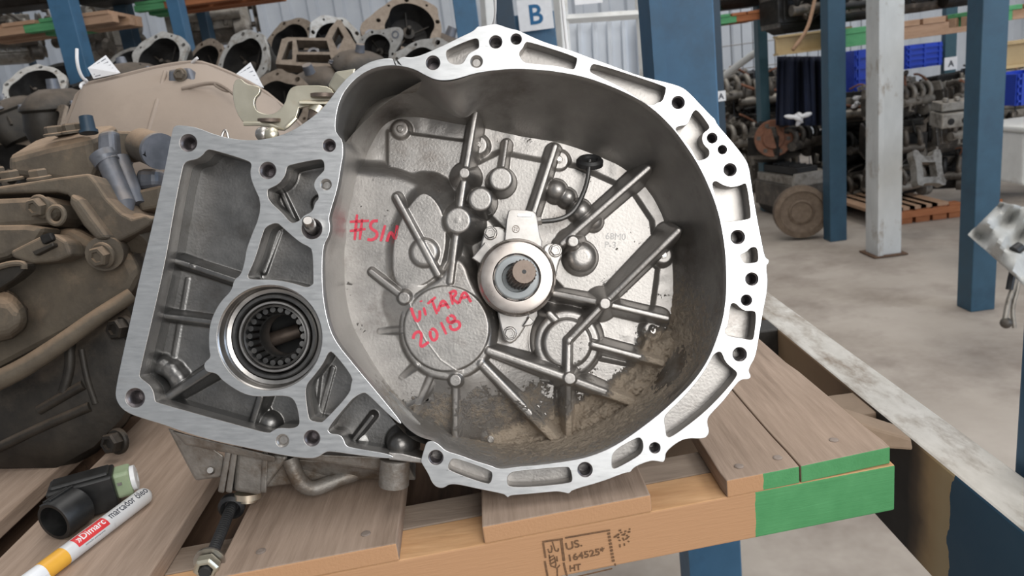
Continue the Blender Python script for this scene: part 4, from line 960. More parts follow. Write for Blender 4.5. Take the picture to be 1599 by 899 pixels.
def hx(front, t0, back=None, t1=None, dt=None):
    f = [at(x, y, t0) for x, y in front]
    b = [p + FWD * dt for p in f] if back is None else [at(x, y, t1) for x, y in back]
    return g_hexa(b, f)
class Thing:
    def __init__(s, name, label, cat, base, group=None):
        s.o = thing(name, label, cat, base, group=group); s.b = Vector(base)
    def add(s, name, g, mt, parent=None, **k):
        return mk(name, g, mt, s.o if parent is None else parent, m=TR(-s.b.x, -s.b.y, -s.b.z) if parent is None else None, **k)
def facing(p, roll=0.0, tx_=0.0, ty_=0.0):          # frame at p whose +z looks at the camera
    R_ = Matrix(((RGT.x, UPV.x, -FWD.x, 0), (RGT.y, UPV.y, -FWD.y, 0), (RGT.z, UPV.z, -FWD.z, 0), (0, 0, 0, 1)))
    return TR(*p) @ R_ @ RZ(roll) @ RX(tx_) @ RY(ty_)

# ------------------------------------------------------------------ brown gearbox on the left
gb = Thing('gearbox', 'dirty brown gearbox caked in dust, left of the silver transmission', 'gearbox', onz(90, 735, ZT))
gb.add('rear_cover', hx([(10, 243), (75, 226), (142, 212), (152, 262), (140, 292), (14, 276)], .90, [(48, 222), (110, 200), (186, 194), (190, 250), (176, 280), (48, 262)], 1.02), M['dusty'], bevel=.010, seg=3)
gb.add('cover_lug', hx([(74, 200), (112, 192), (112, 203), (74, 210)], .93, dt=.03), M['dusty'], bevel=.003)
for x_, y_ in ((86, 212), (114, 208)):
    gb.add('cover_bolt', T(g_hex((0, 0, 0), .010, .012), TR(*at(x_, y_, .905)) @ RZ(20)), M['dusty'], smooth=30)
pc = at(139, 208, .90); pt = at(134, 182, .90)
gb.add('breather_cap', g_tube([pc, pc.lerp(pt, .18), pc.lerp(pt, .2), pt], [.0105, .0105, .0085, .0078], 20), M['navy'], smooth=30)
gb.add('sensor_housing', hx([(150, 206), (176, 200), (180, 245), (168, 256), (150, 250)], .885, dt=.05), M['oldsteel'], bevel=.006, seg=3)
gb.add('sensor_bracket', hx([(178, 203), (232, 205), (232, 240), (184, 248)], .90, dt=.035), M['dusty'], bevel=.004)
a_, b_ = at(222, 226, .90), at(249, 236, .865)
tb = gb.add('sensor_tube', g_cyl(a_, b_, .020, .0205, 28), M['dusty'], smooth=30)
d_ = (b_ - a_).normalized()
gb.add('tube_end', g_tube([b_ - d_ * .004, b_ + d_ * .003, b_ + d_ * .0031, b_ - d_ * .006], [.0212, .0212, .017, .0165], 28), M['oldsteel'], smooth=30)
gb.add('shift_pillar', g_tube([at(164, 246, .87), at(170, 258, .87), at(196, 318, .855), at(198, 330, .855)], [.013, .0115, .0110, .007], 20), M['oldsteel'], smooth=30)
gb.add('pillar_collar', g_tube([at(158, 240, .872), at(168, 255, .872)], [.0145, .0145], 20), M['oldsteel'], smooth=30)
gb.add('pillar_brace', g_tube([at(186, 248, .89), at(214, 320, .88)], [.012, .010], 16), M['oldsteel'], smooth=30)
gb.add('support_block', hx([(208, 298), (252, 288), (250, 324), (218, 330)], .88, dt=.06), M['dusty'], bevel=.004)
gb.add('support_block', hx([(210, 262), (246, 262), (246, 292), (208, 296)], .90, dt=.05), M['oldsteel'], bevel=.008, seg=3)
gb.add('middle_case', hx([(20, 262), (150, 258), (205, 320), (215, 345), (160, 345), (20, 310)], .93, dt=.18), M['dustydark'], bevel=.01)
gb.add('shoulder', hx([(0, 302), (88, 300), (104, 304), (118, 318), (142, 350), (160, 372), (182, 378), (212, 364), (232, 352), (240, 342), (228, 334), (206, 340), (190, 332), (166, 308), (150, 284), (138, 270), (90, 276), (0, 290), (-60, 296), (-60, 306)][::-1], .82, dt=.13), M['dusty'], bevel=.006, seg=3)
gb.add('shoulder_arm', hx([(108, 300), (124, 310), (170, 372), (150, 376), (128, 352), (106, 318)], .805, dt=.03), M['dusty'], bevel=.005, seg=3)
gb.add('front_cover', hx([(-60, 312), (70, 306), (86, 316), (90, 338), (74, 350), (-60, 360)], .815, dt=.06), M['dusty'], bevel=.006)
for x_, y_, r_ in ((18, 277, .0105), (62, 275, .0105), (-4, 272, .0105)):
    gb.add('cover_bolt', T(g_hex((0, 0, 0), r_, .012), TR(*at(x_, y_ + 5, .86))), M['dusty'], smooth=30)
for x_, y_, r_ in ((64, 322, .0105), (162, 398, .0115)):
    gb.add('case_bolt', T(g_hex((0, 0, 0), r_, .012), facing(at(x_, y_, .806), 14, 12, -14)), M['dusty'], smooth=30)
gb.add('bolt_lug', g_cyl(at(163, 396, .812), at(176, 388, .86), .019, .022, 24), M['dusty'], smooth=30)
gb.add('case_lug', g_cyl(at(208, 378, .84), at(226, 352, .86), .017, .019, 20), M['dusty'], smooth=30)
ring = [Vector(at(88, 336, .80)) + RGT * (.0095 * math.cos(t_)) * .9 + UPV * (.0095 * math.sin(t_)) for t_ in [k * math.pi / 12 for k in range(24)]]
gb.add('hose_clip', g_tube(ring, .0028, 8, closed=True), M['dusty'], smooth=True)
gb.add('dust_shelf', hx([(-60, 352), (40, 350), (68, 354), (52, 378), (10, 402), (-60, 420)], .80, dt=.04), M['dusty'], bevel=.006)
cn = gb.add('connector', hx([(14, 392), (66, 366), (84, 364), (104, 376), (112, 398), (88, 408), (48, 412), (18, 402)], .79, dt=.03), M['dusty'], bevel=.005, seg=3)
gb.add('connector_mouth', hx([(60, 368), (78, 362), (84, 374), (66, 382)], .785, dt=.008), M['pit'], bevel=.002)
gb.add('connector_latch', hx([(50, 392), (82, 378), (84, 384), (54, 399)], .782, dt=.01), M['dustydark'], bevel=.001)
gb.add('main_case', hx([(-60, 400), (30, 392), (110, 352), (150, 372), (205, 392), (222, 430), (206, 462), (120, 512), (-60, 606)], .835, [(-60, 390), (30, 380), (110, 340), (150, 360), (225, 380), (245, 430), (226, 472), (120, 522), (-60, 606)], 1.05), M['dusty'], bevel=.014, seg=3)
gb.add('case_flange', g_tube(chaikin([at(-60, 616, .80), at(20, 585, .80), at(90, 540, .805), at(150, 496, .815), at(206, 460, .835)], 2, closed=False), [.012, .0085], 10), M['dusty'], smooth=60)
gb.add('hose_flap', hx([(-60, 440), (-10, 420), (20, 408), (38, 410), (40, 420), (22, 436), (-10, 456), (-60, 478)], .775, dt=.02), M['dustydark'], bevel=.003)
gb.add('hose_flap_rim', g_tube(chaikin([at(-30, 428, .772), at(10, 412, .772), at(38, 410, .772), at(38, 420, .772)], 2, closed=False), .0032, 8), M['dusty'], smooth=True)
gb.add('side_bulge', g_loft([[at(x_ * k + 10 * (1 - k), y_ * k + 500 * (1 - k), t_) for x_, y_ in ((-60, 440), (20, 452), (44, 480), (46, 510), (20, 530), (-60, 550))] for k, t_ in ((1, .85), (.9, .79), (.6, .775))]), M['dusty'], bevel=.01, seg=3)
gb.add('lower_case', g_loft([[at(100 + (x_ - 100) * k, 600 + (y_ - 600) * k, t_) for x_, y_ in ((-60, 615), (60, 560), (205, 465), (232, 520), (226, 610), (196, 660), (150, 706), (86, 742), (-60, 735))] for k, t_ in ((1.02, 1.0), (1, .87), (.92, .835), (.6, .825))]), M['dustydark'], smooth=50)
for l_, r_ in (([(62, 640), (100, 618), (132, 600)], .006), ([(-10, 702), (70, 664), (142, 634)], .006), ([(108, 530), (112, 570), (100, 612)], .006), ([(128, 545), (136, 590), (150, 630)], .004)):
    gb.add('case_rib', g_tube(chaikin([at(x_, y_, .826) for x_, y_ in l_], 2, closed=False), r_, 10), M['dustydark'], smooth=True)
for x_, y_ in ((194, 512), (186, 688)):
    gb.add('case_bolt', T(g_hex((0, 0, 0), .012, .016), facing(at(x_, y_, .835), 10, 0, -20)), M['dustydark'], smooth=30)

# ------------------------------------------------------------------ tan bell casing behind it
tb_ = Thing('bell_casing', 'large smooth tan dusted bell casing, behind the brown gearbox', 'gearbox', onz(300, 330, ZT))
Rm = [(88, 232), (104, 196), (128, 134), (178, 123), (245, 106), (296, 98), (322, 100), (375, 122), (430, 155), (480, 208)]
Md = [(88, 250), (118, 215), (158, 168), (196, 150), (250, 140), (292, 140), (330, 150), (380, 172), (430, 205), (480, 240)]
Bt = [(100, 545)] + [(x, 545) for x in (125, 165, 205, 250, 290, 330, 380, 425)] + [(470, 545)]
rows = [[at(x, y, 1.16) for x, y in Rm], [at(x, y + 2, 1.12) for x, y in Rm], [at(x, y, 1.06) for x, y in Md], [at(x, (y + 280) / 2 + 12, 1.03) for x, y in Md], [at(x, 330, 1.01) for x, y in Bt], [at(x, y, 1.0) for x, y in Bt]]
n_ = len(Rm)
V = [tuple(p) for r in rows for p in r]
Fc = [(i * n_ + k, i * n_ + k + 1, (i + 1) * n_ + k + 1, (i + 1) * n_ + k) for i in range(len(rows) - 1) for k in range(n_ - 1)]
sh = tb_.add('shell', (V, Fc), M['tan'], smooth=55)
so_ = sh.modifiers.new('solid', 'SOLIDIFY'); so_.thickness = .008; so_.offset = -1
rimp = chaikin([tuple(at(x, y, 1.155)) for x, y in Rm[1:]], 1, closed=False)
tb_.add('rim', g_tube(rimp, .0045, 8), M['tan'], smooth=40)
tb_.add('crease', g_tube([at(258, 112, 1.10), at(246, 160, 1.055), at(228, 225, 1.035)], [.003, .004, .005], 10), M['tan'], smooth=True)
lug = tb_.add('lug', hx([(262, 108), (296, 104), (304, 126), (300, 138), (262, 138)], 1.085, dt=.05), M['oldsteel'], bevel=.004)
tb_.add('lug_bolt', T(g_hex((0, 0, 0), .008, .008), facing(at(282, 117, 1.082))), M['dusty'], smooth=30)
tb_.add('ridge', g_tube(chaikin([at(284, 138, 1.06), at(330, 128, 1.06), at(350, 134, 1.05), at(372, 152, 1.04)], 2, closed=False), .003, 8), M['tan'], smooth=True)
tb_.add('slot', g_tube(chaikin([at(334, 131, 1.055), at(345, 132, 1.055), at(360, 142, 1.05), at(352, 142, 1.05), at(340, 136, 1.055)], 2), .0022, 8, closed=True), M['tan'], smooth=True)
# cable tie and paper tag on its rim
def cable_tie(pts, r, label):
    o = mk('cable_tie', g_tube(chaikin([at(*p) for p in pts], 3, closed=False), r, 8), M['paper'], smooth=True)
    return tag(o, label, 'cable tie')
cable_tie([(120, 76, 1.10), (120, 100, 1.10), (128, 122, 1.115), (138, 127, 1.13), (126, 131, 1.13), (126, 138, 1.125), (141, 143, 1.11)], .0024, 'curled white cable tie on the left tip of the tan casing rim')
cable_tie([(772, -25, .62), (774, 10, .63), (772, 36, .645), (766, 42, .65)], .0011, 'thin white cable tie rising from the top of the silver flange')
cable_tie([(876, -25, .66), (880, 20, .665), (886, 78, .668)], .0016, 'bright white cable tie strap above the upper right silver flange')
cable_tie([(300, 98, 1.15), (306, 92, 1.14), (309, 90, 1.14)], .0022, 'short clipped cable tie end at the peak of the tan rim')
def paper_tag(corners, t, label, lines=5):
    c = [at(x, y, t + dt_) for (x, y), dt_ in zip(corners, (0, .01, .02, .01))]
    th_ = FWD * .0006
    o = mk('paper_tag', g_hexa([p + th_ for p in c], c), M['paper'])
    tag(o, label, 'tag')
    G_ = []
    for k in range(lines):
        v = (k + .8) / (lines + .6)
        a0_, b0_ = c[0].lerp(c[3], v), c[1].lerp(c[2], v)
        for u0, u1 in ((.1, .38), (.44, .6), (.66, .9)):
            p0, p1 = a0_.lerp(b0_, u0), a0_.lerp(b0_, u1); w_ = (c[3] - c[0]) * .035
            G_.append(([tuple(q - FWD * .0006) for q in (p0 - w_, p1 - w_, p1 + w_, p0 + w_)], [(0, 1, 2, 3)]))
    mk('print', J(*G_), M['oldsteel'], o)
    return o
paper_tag([(137, 106), (165, 86), (188, 114), (146, 123)], 1.12, 'printed paper tag standing behind the tan casing rim, beside the curled tie')
paper_tag([(368, 116), (391, 97), (412, 137), (378, 132)], 1.18, 'printed paper tag behind the yellow zinc selector bracket')

# ------------------------------------------------------------------ pile of bell housings on the shelf behind
PS = 1.75                       # the pile stands well behind the near rack
def housing(label, px, py, t, rpx, roll, tx_, ty_, seed, style=0, mt='oldalu', body='dustydark', depth=1.0):
    t = t * PS; R_ = rpx * t / F
    rn = random.Random(seed)
    p = at(px, py, t)
    T_ = Thing('bell_housing', label, 'gearbox', p, 'housings piled on the shelf behind')
    Mx = facing(p, roll, tx_, ty_)
    Mr = TR(-p.x, -p.y, -p.z) @ Mx
    n = 60
    ph = [rn.uniform(0, 6.28) for _ in range(4)]
    out, inn = [], []
    for k in range(n):
        a = 2 * math.pi * k / n
        lob = .10 * max(0, math.cos(a * 3 + ph[0])) + .07 * max(0, math.cos(a * 5 + ph[1])) ** 3
        side = .55 * math.exp(-((math.atan2(math.sin(a - ph[2]), math.cos(a - ph[2]))) / .45) ** 2) if style == 1 else 0
        out.append((R_ * (1 + lob + side) * math.cos(a), R_ * (1 + lob + side) * math.sin(a)))
        ri = .80 - .10 * max(0, math.cos(a * 2 + ph[3])) ** 4
        inn.append((R_ * ri * math.cos(a), R_ * ri * math.sin(a)))
    holes = []
    for k in range(9):
        a = 2 * math.pi * (k + .3) / 9 + ph[1]
        ro = R_ * (1 + .10 * max(0, math.cos(a * 3 + ph[0])) + .07 * max(0, math.cos(a * 5 + ph[1])) ** 3)
        rm = (ro + R_ * .80) / 2 + .01 * R_
        rr = R_ * (.045 + .03 * (k % 2))
        holes.append([(rm * math.cos(a) + rr * math.cos(q * .6283), rm * math.sin(a) + rr * math.sin(q * .6283)) for q in range(10)])
    def add(nm, g, m_, **k): return mk(nm, g, m_, T_.o, m=Mr, **k)
    add('flange', curve_geo(out, holes + [inn], -R_ * .12, 0), M[mt], smooth=30)
    loops_ = [[(x * k, y * k, -z * R_ * depth) for x, y in inn] for k, z in ((1.0, .01), (.97, .35), (.80, .62), (.3, .66))]
    g = g_loft(loops_, caps=False); m0 = len(loops_) - 1; g[1].append(tuple(m0 * n + k for k in range(n)))
    add('bell_inside', g, M['pit'], smooth=50)
    loops_ = [[(x * k, y * k, -z * R_ * depth) for x, y in out] for k, z in ((.98, .10), (.9, .4), (.72, .75), (.6, 1.3), (.4, 1.4))]
    g = g_loft(loops_, caps=False); g[1].append(tuple((len(loops_) - 1) * n + k for k in range(n)))
    add('bell_shell', g, M[body], smooth=50)
    for k in range(5):
        a = ph[0] + k * 1.25
        add('rib', g_tube([(R_ * .2 * math.cos(a), R_ * .2 * math.sin(a), -.55 * R_ * depth), (R_ * .74 * math.cos(a), R_ * .74 * math.sin(a), -.42 * R_ * depth)], R_ * .03, 6), M['dustydark'])
    add('shaft_hub', g_lathe([(R_ * .22, -.66 * R_ * depth), (R_ * .2, -.4 * R_ * depth), (R_ * .09, -.38 * R_ * depth), (R_ * .07, -.1 * R_ * depth), (R_ * .05, -.08 * R_ * depth)], 20), M['dustydark'], smooth=30)
    if style == 1:
        a = ph[2]; c = (R_ * 1.28 * math.cos(a), R_ * 1.28 * math.sin(a))
        add('side_bore', T(g_lathe([(R_ * .2, -.05 * R_), (R_ * .2, .03 * R_), (R_ * .13, .03 * R_), (R_ * .12, -.05 * R_)], 24), TR(*c, 0)), M['oldsteel'], smooth=30)
    return T_
HS = [('grey bell housing at the far left of the pile with pale arched rim', 52, 135, 1.50, 46, 20, -30, 10, 1, 0, 'oldalu', 'dustydark'),
      ('bell housing left of the tan casing with dark open mouth, cut by the frame', 12, 262, 1.42, 74, 10, -40, 20, 2, 0, 'brownalu', 'dustydark'),
      ('pale rimmed bell housing standing behind the tan casing peak', 248, 92, 1.62, 46, 60, -18, 6, 3, 0, 'oldalu', 'dustydark'),
      ('bell housing with side bore right of the tan casing peak', 378, 96, 1.60, 50, 130, -12, 24, 4, 1, 'oldalu', 'dustydark'),
      ('bell housing with round pale rim against the grey wall sheets', 528, 72, 1.70, 46, 200, -8, -34, 5, 0, 'oldalu', 'brownalu'),
      ('greasy bell housing at the top of the pile beside the blue post', 640, 40, 1.66, 50, 30, -6, 20, 6, 1, 'brownalu', 'dustydark'),
      ('bell housing whose flat arch shows just above the silver flange', 662, 118, 1.22, 58, 80, -16, 0, 7, 0, 'oldalu', 'dustydark'),
      ('dark mouthed bell housing right behind the yellow zinc bracket', 430, 168, 1.30, 62, 15, -20, -10, 8, 0, 'brownalu', 'dustydark'),
      ('black greasy housing behind the leftmost blue post', 98, 118, 1.9, 42, 50, -30, 40, 9, 0, 'pit', 'pit'),
      ('brown stained housing lying on its side in the middle of the pile', 585, 140, 1.36, 50, 140, 40, 50, 10, 0, 'brownalu', 'dusty'),
      ('small grey housing above the paper tag beside the curled tie', 196, 96, 2.0, 34, 75, -25, 30, 11, 1, 'oldalu', 'dustydark'),
      ('dim housing between the two pale ones behind the tan rim', 318, 100, 1.9, 40, 15, -20, -20, 12, 1, 'brownalu', 'dustydark'),
      ('dim housing high in the pile under the grey wall sheets', 452, 66, 1.95, 40, 95, -15, 15, 13, 0, 'brownalu', 'dustydark'),
      ('grey housing with side bore left of the greasy top one', 588, 78, 1.58, 30, 160, -10, 10, 14, 1, 'oldalu', 'dustydark'),
      ('dim low housing at the left edge above the brown gearbox cover', 75, 205, 1.25, 44, 40, -40, -15, 15, 1, 'brownalu', 'dustydark')]
for h in HS: housing(*h)
# open differential frame in the middle of the pile
df = Thing('gear_case', 'open gear case frame with window-like cells in the middle of the pile', 'gearbox', at(480, 110, 1.46 * PS))
fo = [(434, 100), (440, 62), (448, 58), (505, 54), (512, 36), (522, 20), (528, 20), (540, 40), (560, 72), (556, 100), (500, 106), (434, 106)]
def fpoly(l, t=1.46 * PS): return [(x * t / F, y * t / F) for x, y in ((a - 480, -(b - 80)) for a, b in l)]
cells = [[(450, 66), (456, 64), (458, 96), (442, 98)], [(462, 62), (508, 59), (514, 78), (466, 82)], [(464, 87), (514, 83), (520, 98), (464, 100)], [(516, 54), (524, 32), (534, 50), (526, 74)]]
DM = facing(at(480, 80, 1.46 * PS), 0, -14, 8)
DR = TR(*(-df.b)) @ DM
mk('frame', curve_geo(fpoly(fo), [fpoly(c) for c in cells], -.05, 0, .001), M['brownalu'], df.o, m=DR)
mk('case_back', g_prism(fpoly(fo), -.18, -.08), M['pit'], df.o, m=DR)
for c, s_ in (((488, 76), .02), ((536, 66), .028)):
    mk('bearing_boss', T(g_lathe([(s_, -.09), (s_, -.02), (s_ * .6, -.02), (s_ * .6, -.09)], 20), TR(*fpoly([c])[0], 0)), M['oldsteel'], df.o, m=DR, smooth=30)
# brown gear cases filling the pile
def gear_case(label, px, py, t, rpx, seed, mt):
    t = t * PS; rn = random.Random(seed); R_ = rpx * t / F; p = at(px, py, t)
    T_ = Thing('gear_case', label, 'gearbox', p - Vector((0, 0, R_ * .8)), 'gear cases piled on the shelf behind')
    Mx = TR(0, 0, R_ * .8) @ RZ(rn.uniform(0, 360)) @ RX(rn.uniform(-30, 30))
    n = 24; loops_ = []
    for k, z in ((.5, -.9), (.85, -.8), (1, -.3), (.94, .2), (1.02, .28), (1.0, .36), (.7, .7), (.4, .85)):
        loops_.append([(R_ * k * (1 + .12 * math.cos(3 * a + seed)) * math.cos(a) * 1.25, R_ * k * (1 + .12 * math.cos(3 * a + seed)) * math.sin(a), z * R_) for a in [2 * math.pi * q / n for q in range(n)]])
    mk('case', T(g_loft(loops_), Mx), M[mt], T_.o, smooth=50)
    for k in range(6):
        a = 2 * math.pi * k / 6 + rn.random()
        mk('case_bolt', T(g_hex((R_ * 1.12 * math.cos(a), R_ * .95 * math.sin(a), .36 * R_), R_ * .09, R_ * .12), Mx), M['oldsteel'], T_.o)
        if k < 4: mk('case_rib', T(g_tube([(R_ * 1.2 * math.cos(a), R_ * math.sin(a), -.3 * R_), (R_ * .8 * math.cos(a), R_ * .7 * math.sin(a), .65 * R_)], R_ * .06, 6), Mx), M[mt], T_.o)
    mk('output_stub', T(g_cyl((0, 0, .7 * R_), (0, 0, 1.15 * R_), R_ * .2, R_ * .16, 16), Mx), M['oldsteel'], T_.o, smooth=30)
    return T_
for a in (('rusty brown gear case in the pile left of the silver flange top', 560, 116, 1.42, 40, 1, 'dustydark'), ('dark gear case under the middle of the pile', 500, 150, 1.40, 46, 2, 'dustydark'), ('dark gear case under the left of the pile', 95, 185, 1.32, 52, 3, 'dustydark'),
          ('brown gear case under the arched housing at far left', 30, 190, 1.5, 40, 4, 'dustydark'), ('dark gear case behind the tan casing left slope', 205, 140, 1.5, 44, 5, 'dustydark'), ('dark gear case low in the pile behind the zinc bracket', 410, 215, 1.42, 52, 6, 'dustydark'),
          ('dark gear case low in the pile beside the bell lobe', 545, 200, 1.42, 60, 7, 'dustydark'), ('black gear case behind the post next to the cable ties', 690, 95, 1.8, 46, 8, 'dustydark'), ('dark gear case deep under the tan casing', 260, 240, 1.45, 70, 9, 'dustydark')):
    gear_case(*a)
# the rear pallet and rack they lie on
DZ = 1.04
rp2 = Thing('wooden_pallet', 'dark rear pallet carrying the pile of old housings', 'pallet', (-1.05, 2.8, DZ - .11))
for k in range(10): rp2.add('deck_board', g_box((-2.4 + k * .275, 2.85, DZ - .009), (.2, 1.5, .018)), M['darkwood'])
for y_ in (2.16, 2.85, 3.5): rp2.add('stringer', g_box((-1.16, y_, DZ - .064), (2.7, .08, .09)), M['darkwood'])
rk2 = Thing('storage_rack', 'rear blue rack whose beams carry the pallet of old housings', 'rack', (-1.1, 2.8, 0))
for y_ in (2.35, 3.4):
    rk2.add('beam', g_box((-1.12, y_, DZ - .16), (2.9, .05, .10)), M['bluepaint'])
    for x_ in (-2.6, .36): rk2.add('upright', g_box((x_, y_, .55), (.08, .09, 1.1)), M['bluepaint'])
rn_ = random.Random(12)
for i in range(12):
    x_ = -2.2 + (i % 6) * .43; y_ = 2.5 + (i // 6) * .5
    e_ = gear_case('dark gear case buried at the bottom of the housing pile', 0, 0, 1.0, 98, 30 + i, 'dustydark') if i == 0 else copy_tree(GC0)
    if i == 0: GC0 = e_.o; e_ = GC0
    e_['group'] = 'gear cases buried under the pile'
    e_.location = (x_ + rn_.uniform(-.05, .05), y_ + rn_.uniform(-.05, .05), DZ + .03)
    e_.rotation_euler = (0, 0, rn_.uniform(0, 6))
# ------------------------------------------------------------------ racks, column and signs in the background
M['bluedark'] = mat('blue_rack_paint', (.022, .066, .105), (.03, .085, .135), rough=.5, scale=14, c3=(.018, .05, .085), c3scale=5, c3lo=.5, c3hi=.75)
M['crate'] = mat('blue_plastic', (.010, .045, .42), (.016, .06, .52), rough=.45, scale=12)
M['rust'] = mat('rusty_iron', (.16, .07, .04), (.30, .14, .085), rough=.8, metal=.2, scale=24, bump=.001)
M['flywheel'] = mat('rusty_flywheel', (.12, .085, .06), (.22, .165, .12), rough=.6, metal=.4, scale=30)
M['cloth'] = mat('navy_cloth', (.006, .010, .028), (.012, .018, .045), rough=.9, scale=12)
M['film'] = mat('cloudy_plastic_film', (.42, .42, .40), (.56, .56, .54), rough=.35, scale=9, bump=.004, bscale=14)
M['column'] = mat('peeling_white_column_paint', (.48, .49, .48), (.62, .63, .62), rough=.7, scale=6, c3=(.30, .25, .20), c3scale=9, c3lo=.56, c3hi=.7, stretch=(1, 1, .5))
M['engine_a'] = mat('greasy_engine_metal', (.045, .04, .034), (.15, .13, .11), rough=.5, metal=.4, scale=14, c3=(.25, .21, .17), c3scale=18, c3lo=.55, c3hi=.7, bump=.003, bscale=40)
M['engine_b'] = mat('pale_engine_aluminium', (.22, .20, .17), (.38, .35, .31), rough=.5, metal=.5, scale=20, c3=(.10, .08, .06), c3scale=14, c3lo=.5, c3hi=.7)
M['engine_c'] = mat('black_engine_metal', (.010, .010, .010), (.03, .028, .026), rough=.5, metal=.3, scale=20)

def post_at(T_, px, py, t, w, d, ztop, mt, name='upright', base=True):
    p = at(px, py, t)
    return T_.add(name, g_box((p.x, p.y + d / 2, ztop / 2), (w, d, ztop)), mt, bevel=.004)
pA, pB, pC = onz(1197, 328, 0), onz(1304, 374, 0), onz(1523, 480, 0)
rr_ = Thing('storage_rack', 'blue posted rack across the aisle behind the white column', 'rack', (pB.x, pB.y, 0))
rr_.add('upright', g_box((pA.x, pA.y, 1.7), (.075, .11, 3.4)), M['teal'], bevel=.004)
rr_.add('upright', g_box((pB.x, pB.y, 1.7), (.115, .11, 3.4)), M['bluedark'], bevel=.004)
rr_.add('upright', g_box((pC.x, pC.y, 1.7), (.115, .11, 3.4)), M['bluedark'], bevel=.004)
def ibeam(a, b, h, w):
    a, b = Vector(a), Vector(b); d = (b - a).normalized(); s_ = Vector((d.y, -d.x, 0)); u = Vector((0, 0, 1)); G_ = []
    for (z0, z1, ww) in ((-h / 2, -h / 2 + .015, w), (-h / 2 + .015, h / 2 - .015, w * .25), (h / 2 - .015, h / 2, w)):
        lo = [a + s_ * ww / 2 + u * z0, a - s_ * ww / 2 + u * z0, b - s_ * ww / 2 + u * z0, b + s_ * ww / 2 + u * z0]
        G_.append(g_hexa(lo, [p + u * (z1 - z0) for p in lo]))
    return J(*G_)
b0, b1 = at(1211, 72, 5.25), at(1326, 70, 5.25)
rr_.add('beam', ibeam(b0, Vector((b1.x, b1.y, b0.z)), .135, .10), M['tanbeam'])
b0, b1 = at(1556, 88, 3.72), at(1700, 80, 3.72)
rr_.add('beam', ibeam(b0, Vector((b1.x, b1.y, b0.z)), .13, .10), M['tanbeam'])
cp = onz(1379, 396, 0)
clm = Thing('steel_column', 'white painted building column with peeling paint, on the concrete floor', 'column', (cp.x, cp.y, 0))
clm.add('shaft', g_box((cp.x, cp.y, 2.2), (.155, .14, 4.4)), M['column'], bevel=.006)
clm.add('shaft_lip', g_box((cp.x - .06, cp.y - .078, 2.2), (.035, .016, 4.4)), M['column'])
clm.add('base_plate', g_box((cp.x, cp.y, .008), (.21, .20, .010)), M['darkwood'], bevel=.004)

def letter_sign(name, label, px, py, t, w, h, s_, mt, size, roll=-7.4 + 7.4, border=True):
    p = at(px, py, t)
    T_ = Thing(name, label, 'sign', p)
    Mx = TR(*(-T_.b)) @ TR(*p) @ RX(90) @ RZ(roll)
    mk('board', g_box((0, 0, -.002), (w, h, .004)), M['paper'], T_.o, m=Mx)
    g = text_geo(s_, size, .0004, 'CENTER', bold=size * .02)
    mk('letter', T(g, TR(0, -size * .35, .0008)), M[mt], T_.o, m=Mx)
    return T_
lr = Thing('storage_rack', 'blue posted rack behind the pile with green ended pallets overhead', 'rack', (at(106, 60, 3.3).x, at(106, 60, 3.3).y, 0))
def lpost(px, py, t, wpx, mt, ztop=3.2, dpt=.09):
    p = at(px, py, t); w = wpx * t / F
    lr.add('upright', g_box((p.x, p.y + dpt / 2, ztop / 2), (w, dpt, ztop)), M[mt], bevel=.003)
    return p
lpost(106, 60, 3.3, 33, 'bluepaint'); lpost(275, 30, 3.7, 19, 'bluepaint'); lpost(196, 50, 4.0, 20, 'navy'); lpost(40, 70, 4.6, 8, 'navy', dpt=.04); lpost(728, 25, 3.3, 36, 'bluepaint'); lpost(789, 25, 3.5, 28, 'navy'); lpost(836, 60, 3.6, 66, 'bluepaint', 1.62); lpost(322, 60, 4.3, 14, 'navy')
letter_sign('letter_sign', 'white sign with blue letter B on the post above the flange', 836, 22, 3.52, .165, .145, 'B', 'blueprint', .125)
pN = at(1121, 150, 4.72); rr_.add('upright', g_box((pN.x, pN.y, 1.7), (.065, .06, 3.4)), M['navy'])
pN = at(1482, 60, 6.2); rr_.add('upright', g_box((pN.x, pN.y, 1.7), (.095, .06, 3.4)), M['teal'])
letter_sign('letter_sign', 'small white A sign beside the big blue upright, left of the engines', 1126, 150, 4.6, .058, .062, 'A', 'print', .05)
letter_sign('letter_sign', 'small white A sign above the grey cylinder head near the right post', 1485, 99, 4.45, .078, .074, 'A', 'print', .05)
# pale framed partition between the B sign and the big blue upright
wp = Thing('partition_frame', 'white framed partition left of the big blue upright', 'partition', (at(940, 60, 4.2).x, at(940, 60, 4.2).y, 0))
def wbar(a, b, t, w): wp.add('frame_bar', g_tube([at(*a, t), at(*b, t)], w * t / F / 2, 4), M['white'])
for a, b, w in (((757, -40), (764, 60), 22), ((872, -40), (882, 100), 22), ((884, 30), (1010, 22), 14), ((1000, -40), (1010, 120), 22)): wbar(a, b, 4.2, w)
wp.add('notice', g_hexa([at(896, -8, 4.15), at(940, -12, 4.15), at(941, 4, 4.15), at(898, 8, 4.15)], [at(896, -8, 4.14), at(940, -12, 4.14), at(941, 4, 4.14), at(898, 8, 4.14)]), M['paper'])
for k in range(5):
    wp.add('sheet_rib', g_tube([at(905 + k * 23, 38 - k * 2, 4.4), at(909 + k * 23, 130, 4.4)], .018, 6), M['wall'])
wp.add('sheet', g_hexa([at(888, 34, 4.45), at(1004, 26, 4.45), at(1010, 130, 4.45), at(892, 140, 4.45)], [at(888, 34, 4.43), at(1004, 26, 4.43), at(1010, 130, 4.43), at(892, 140, 4.43)]), M['wall'])
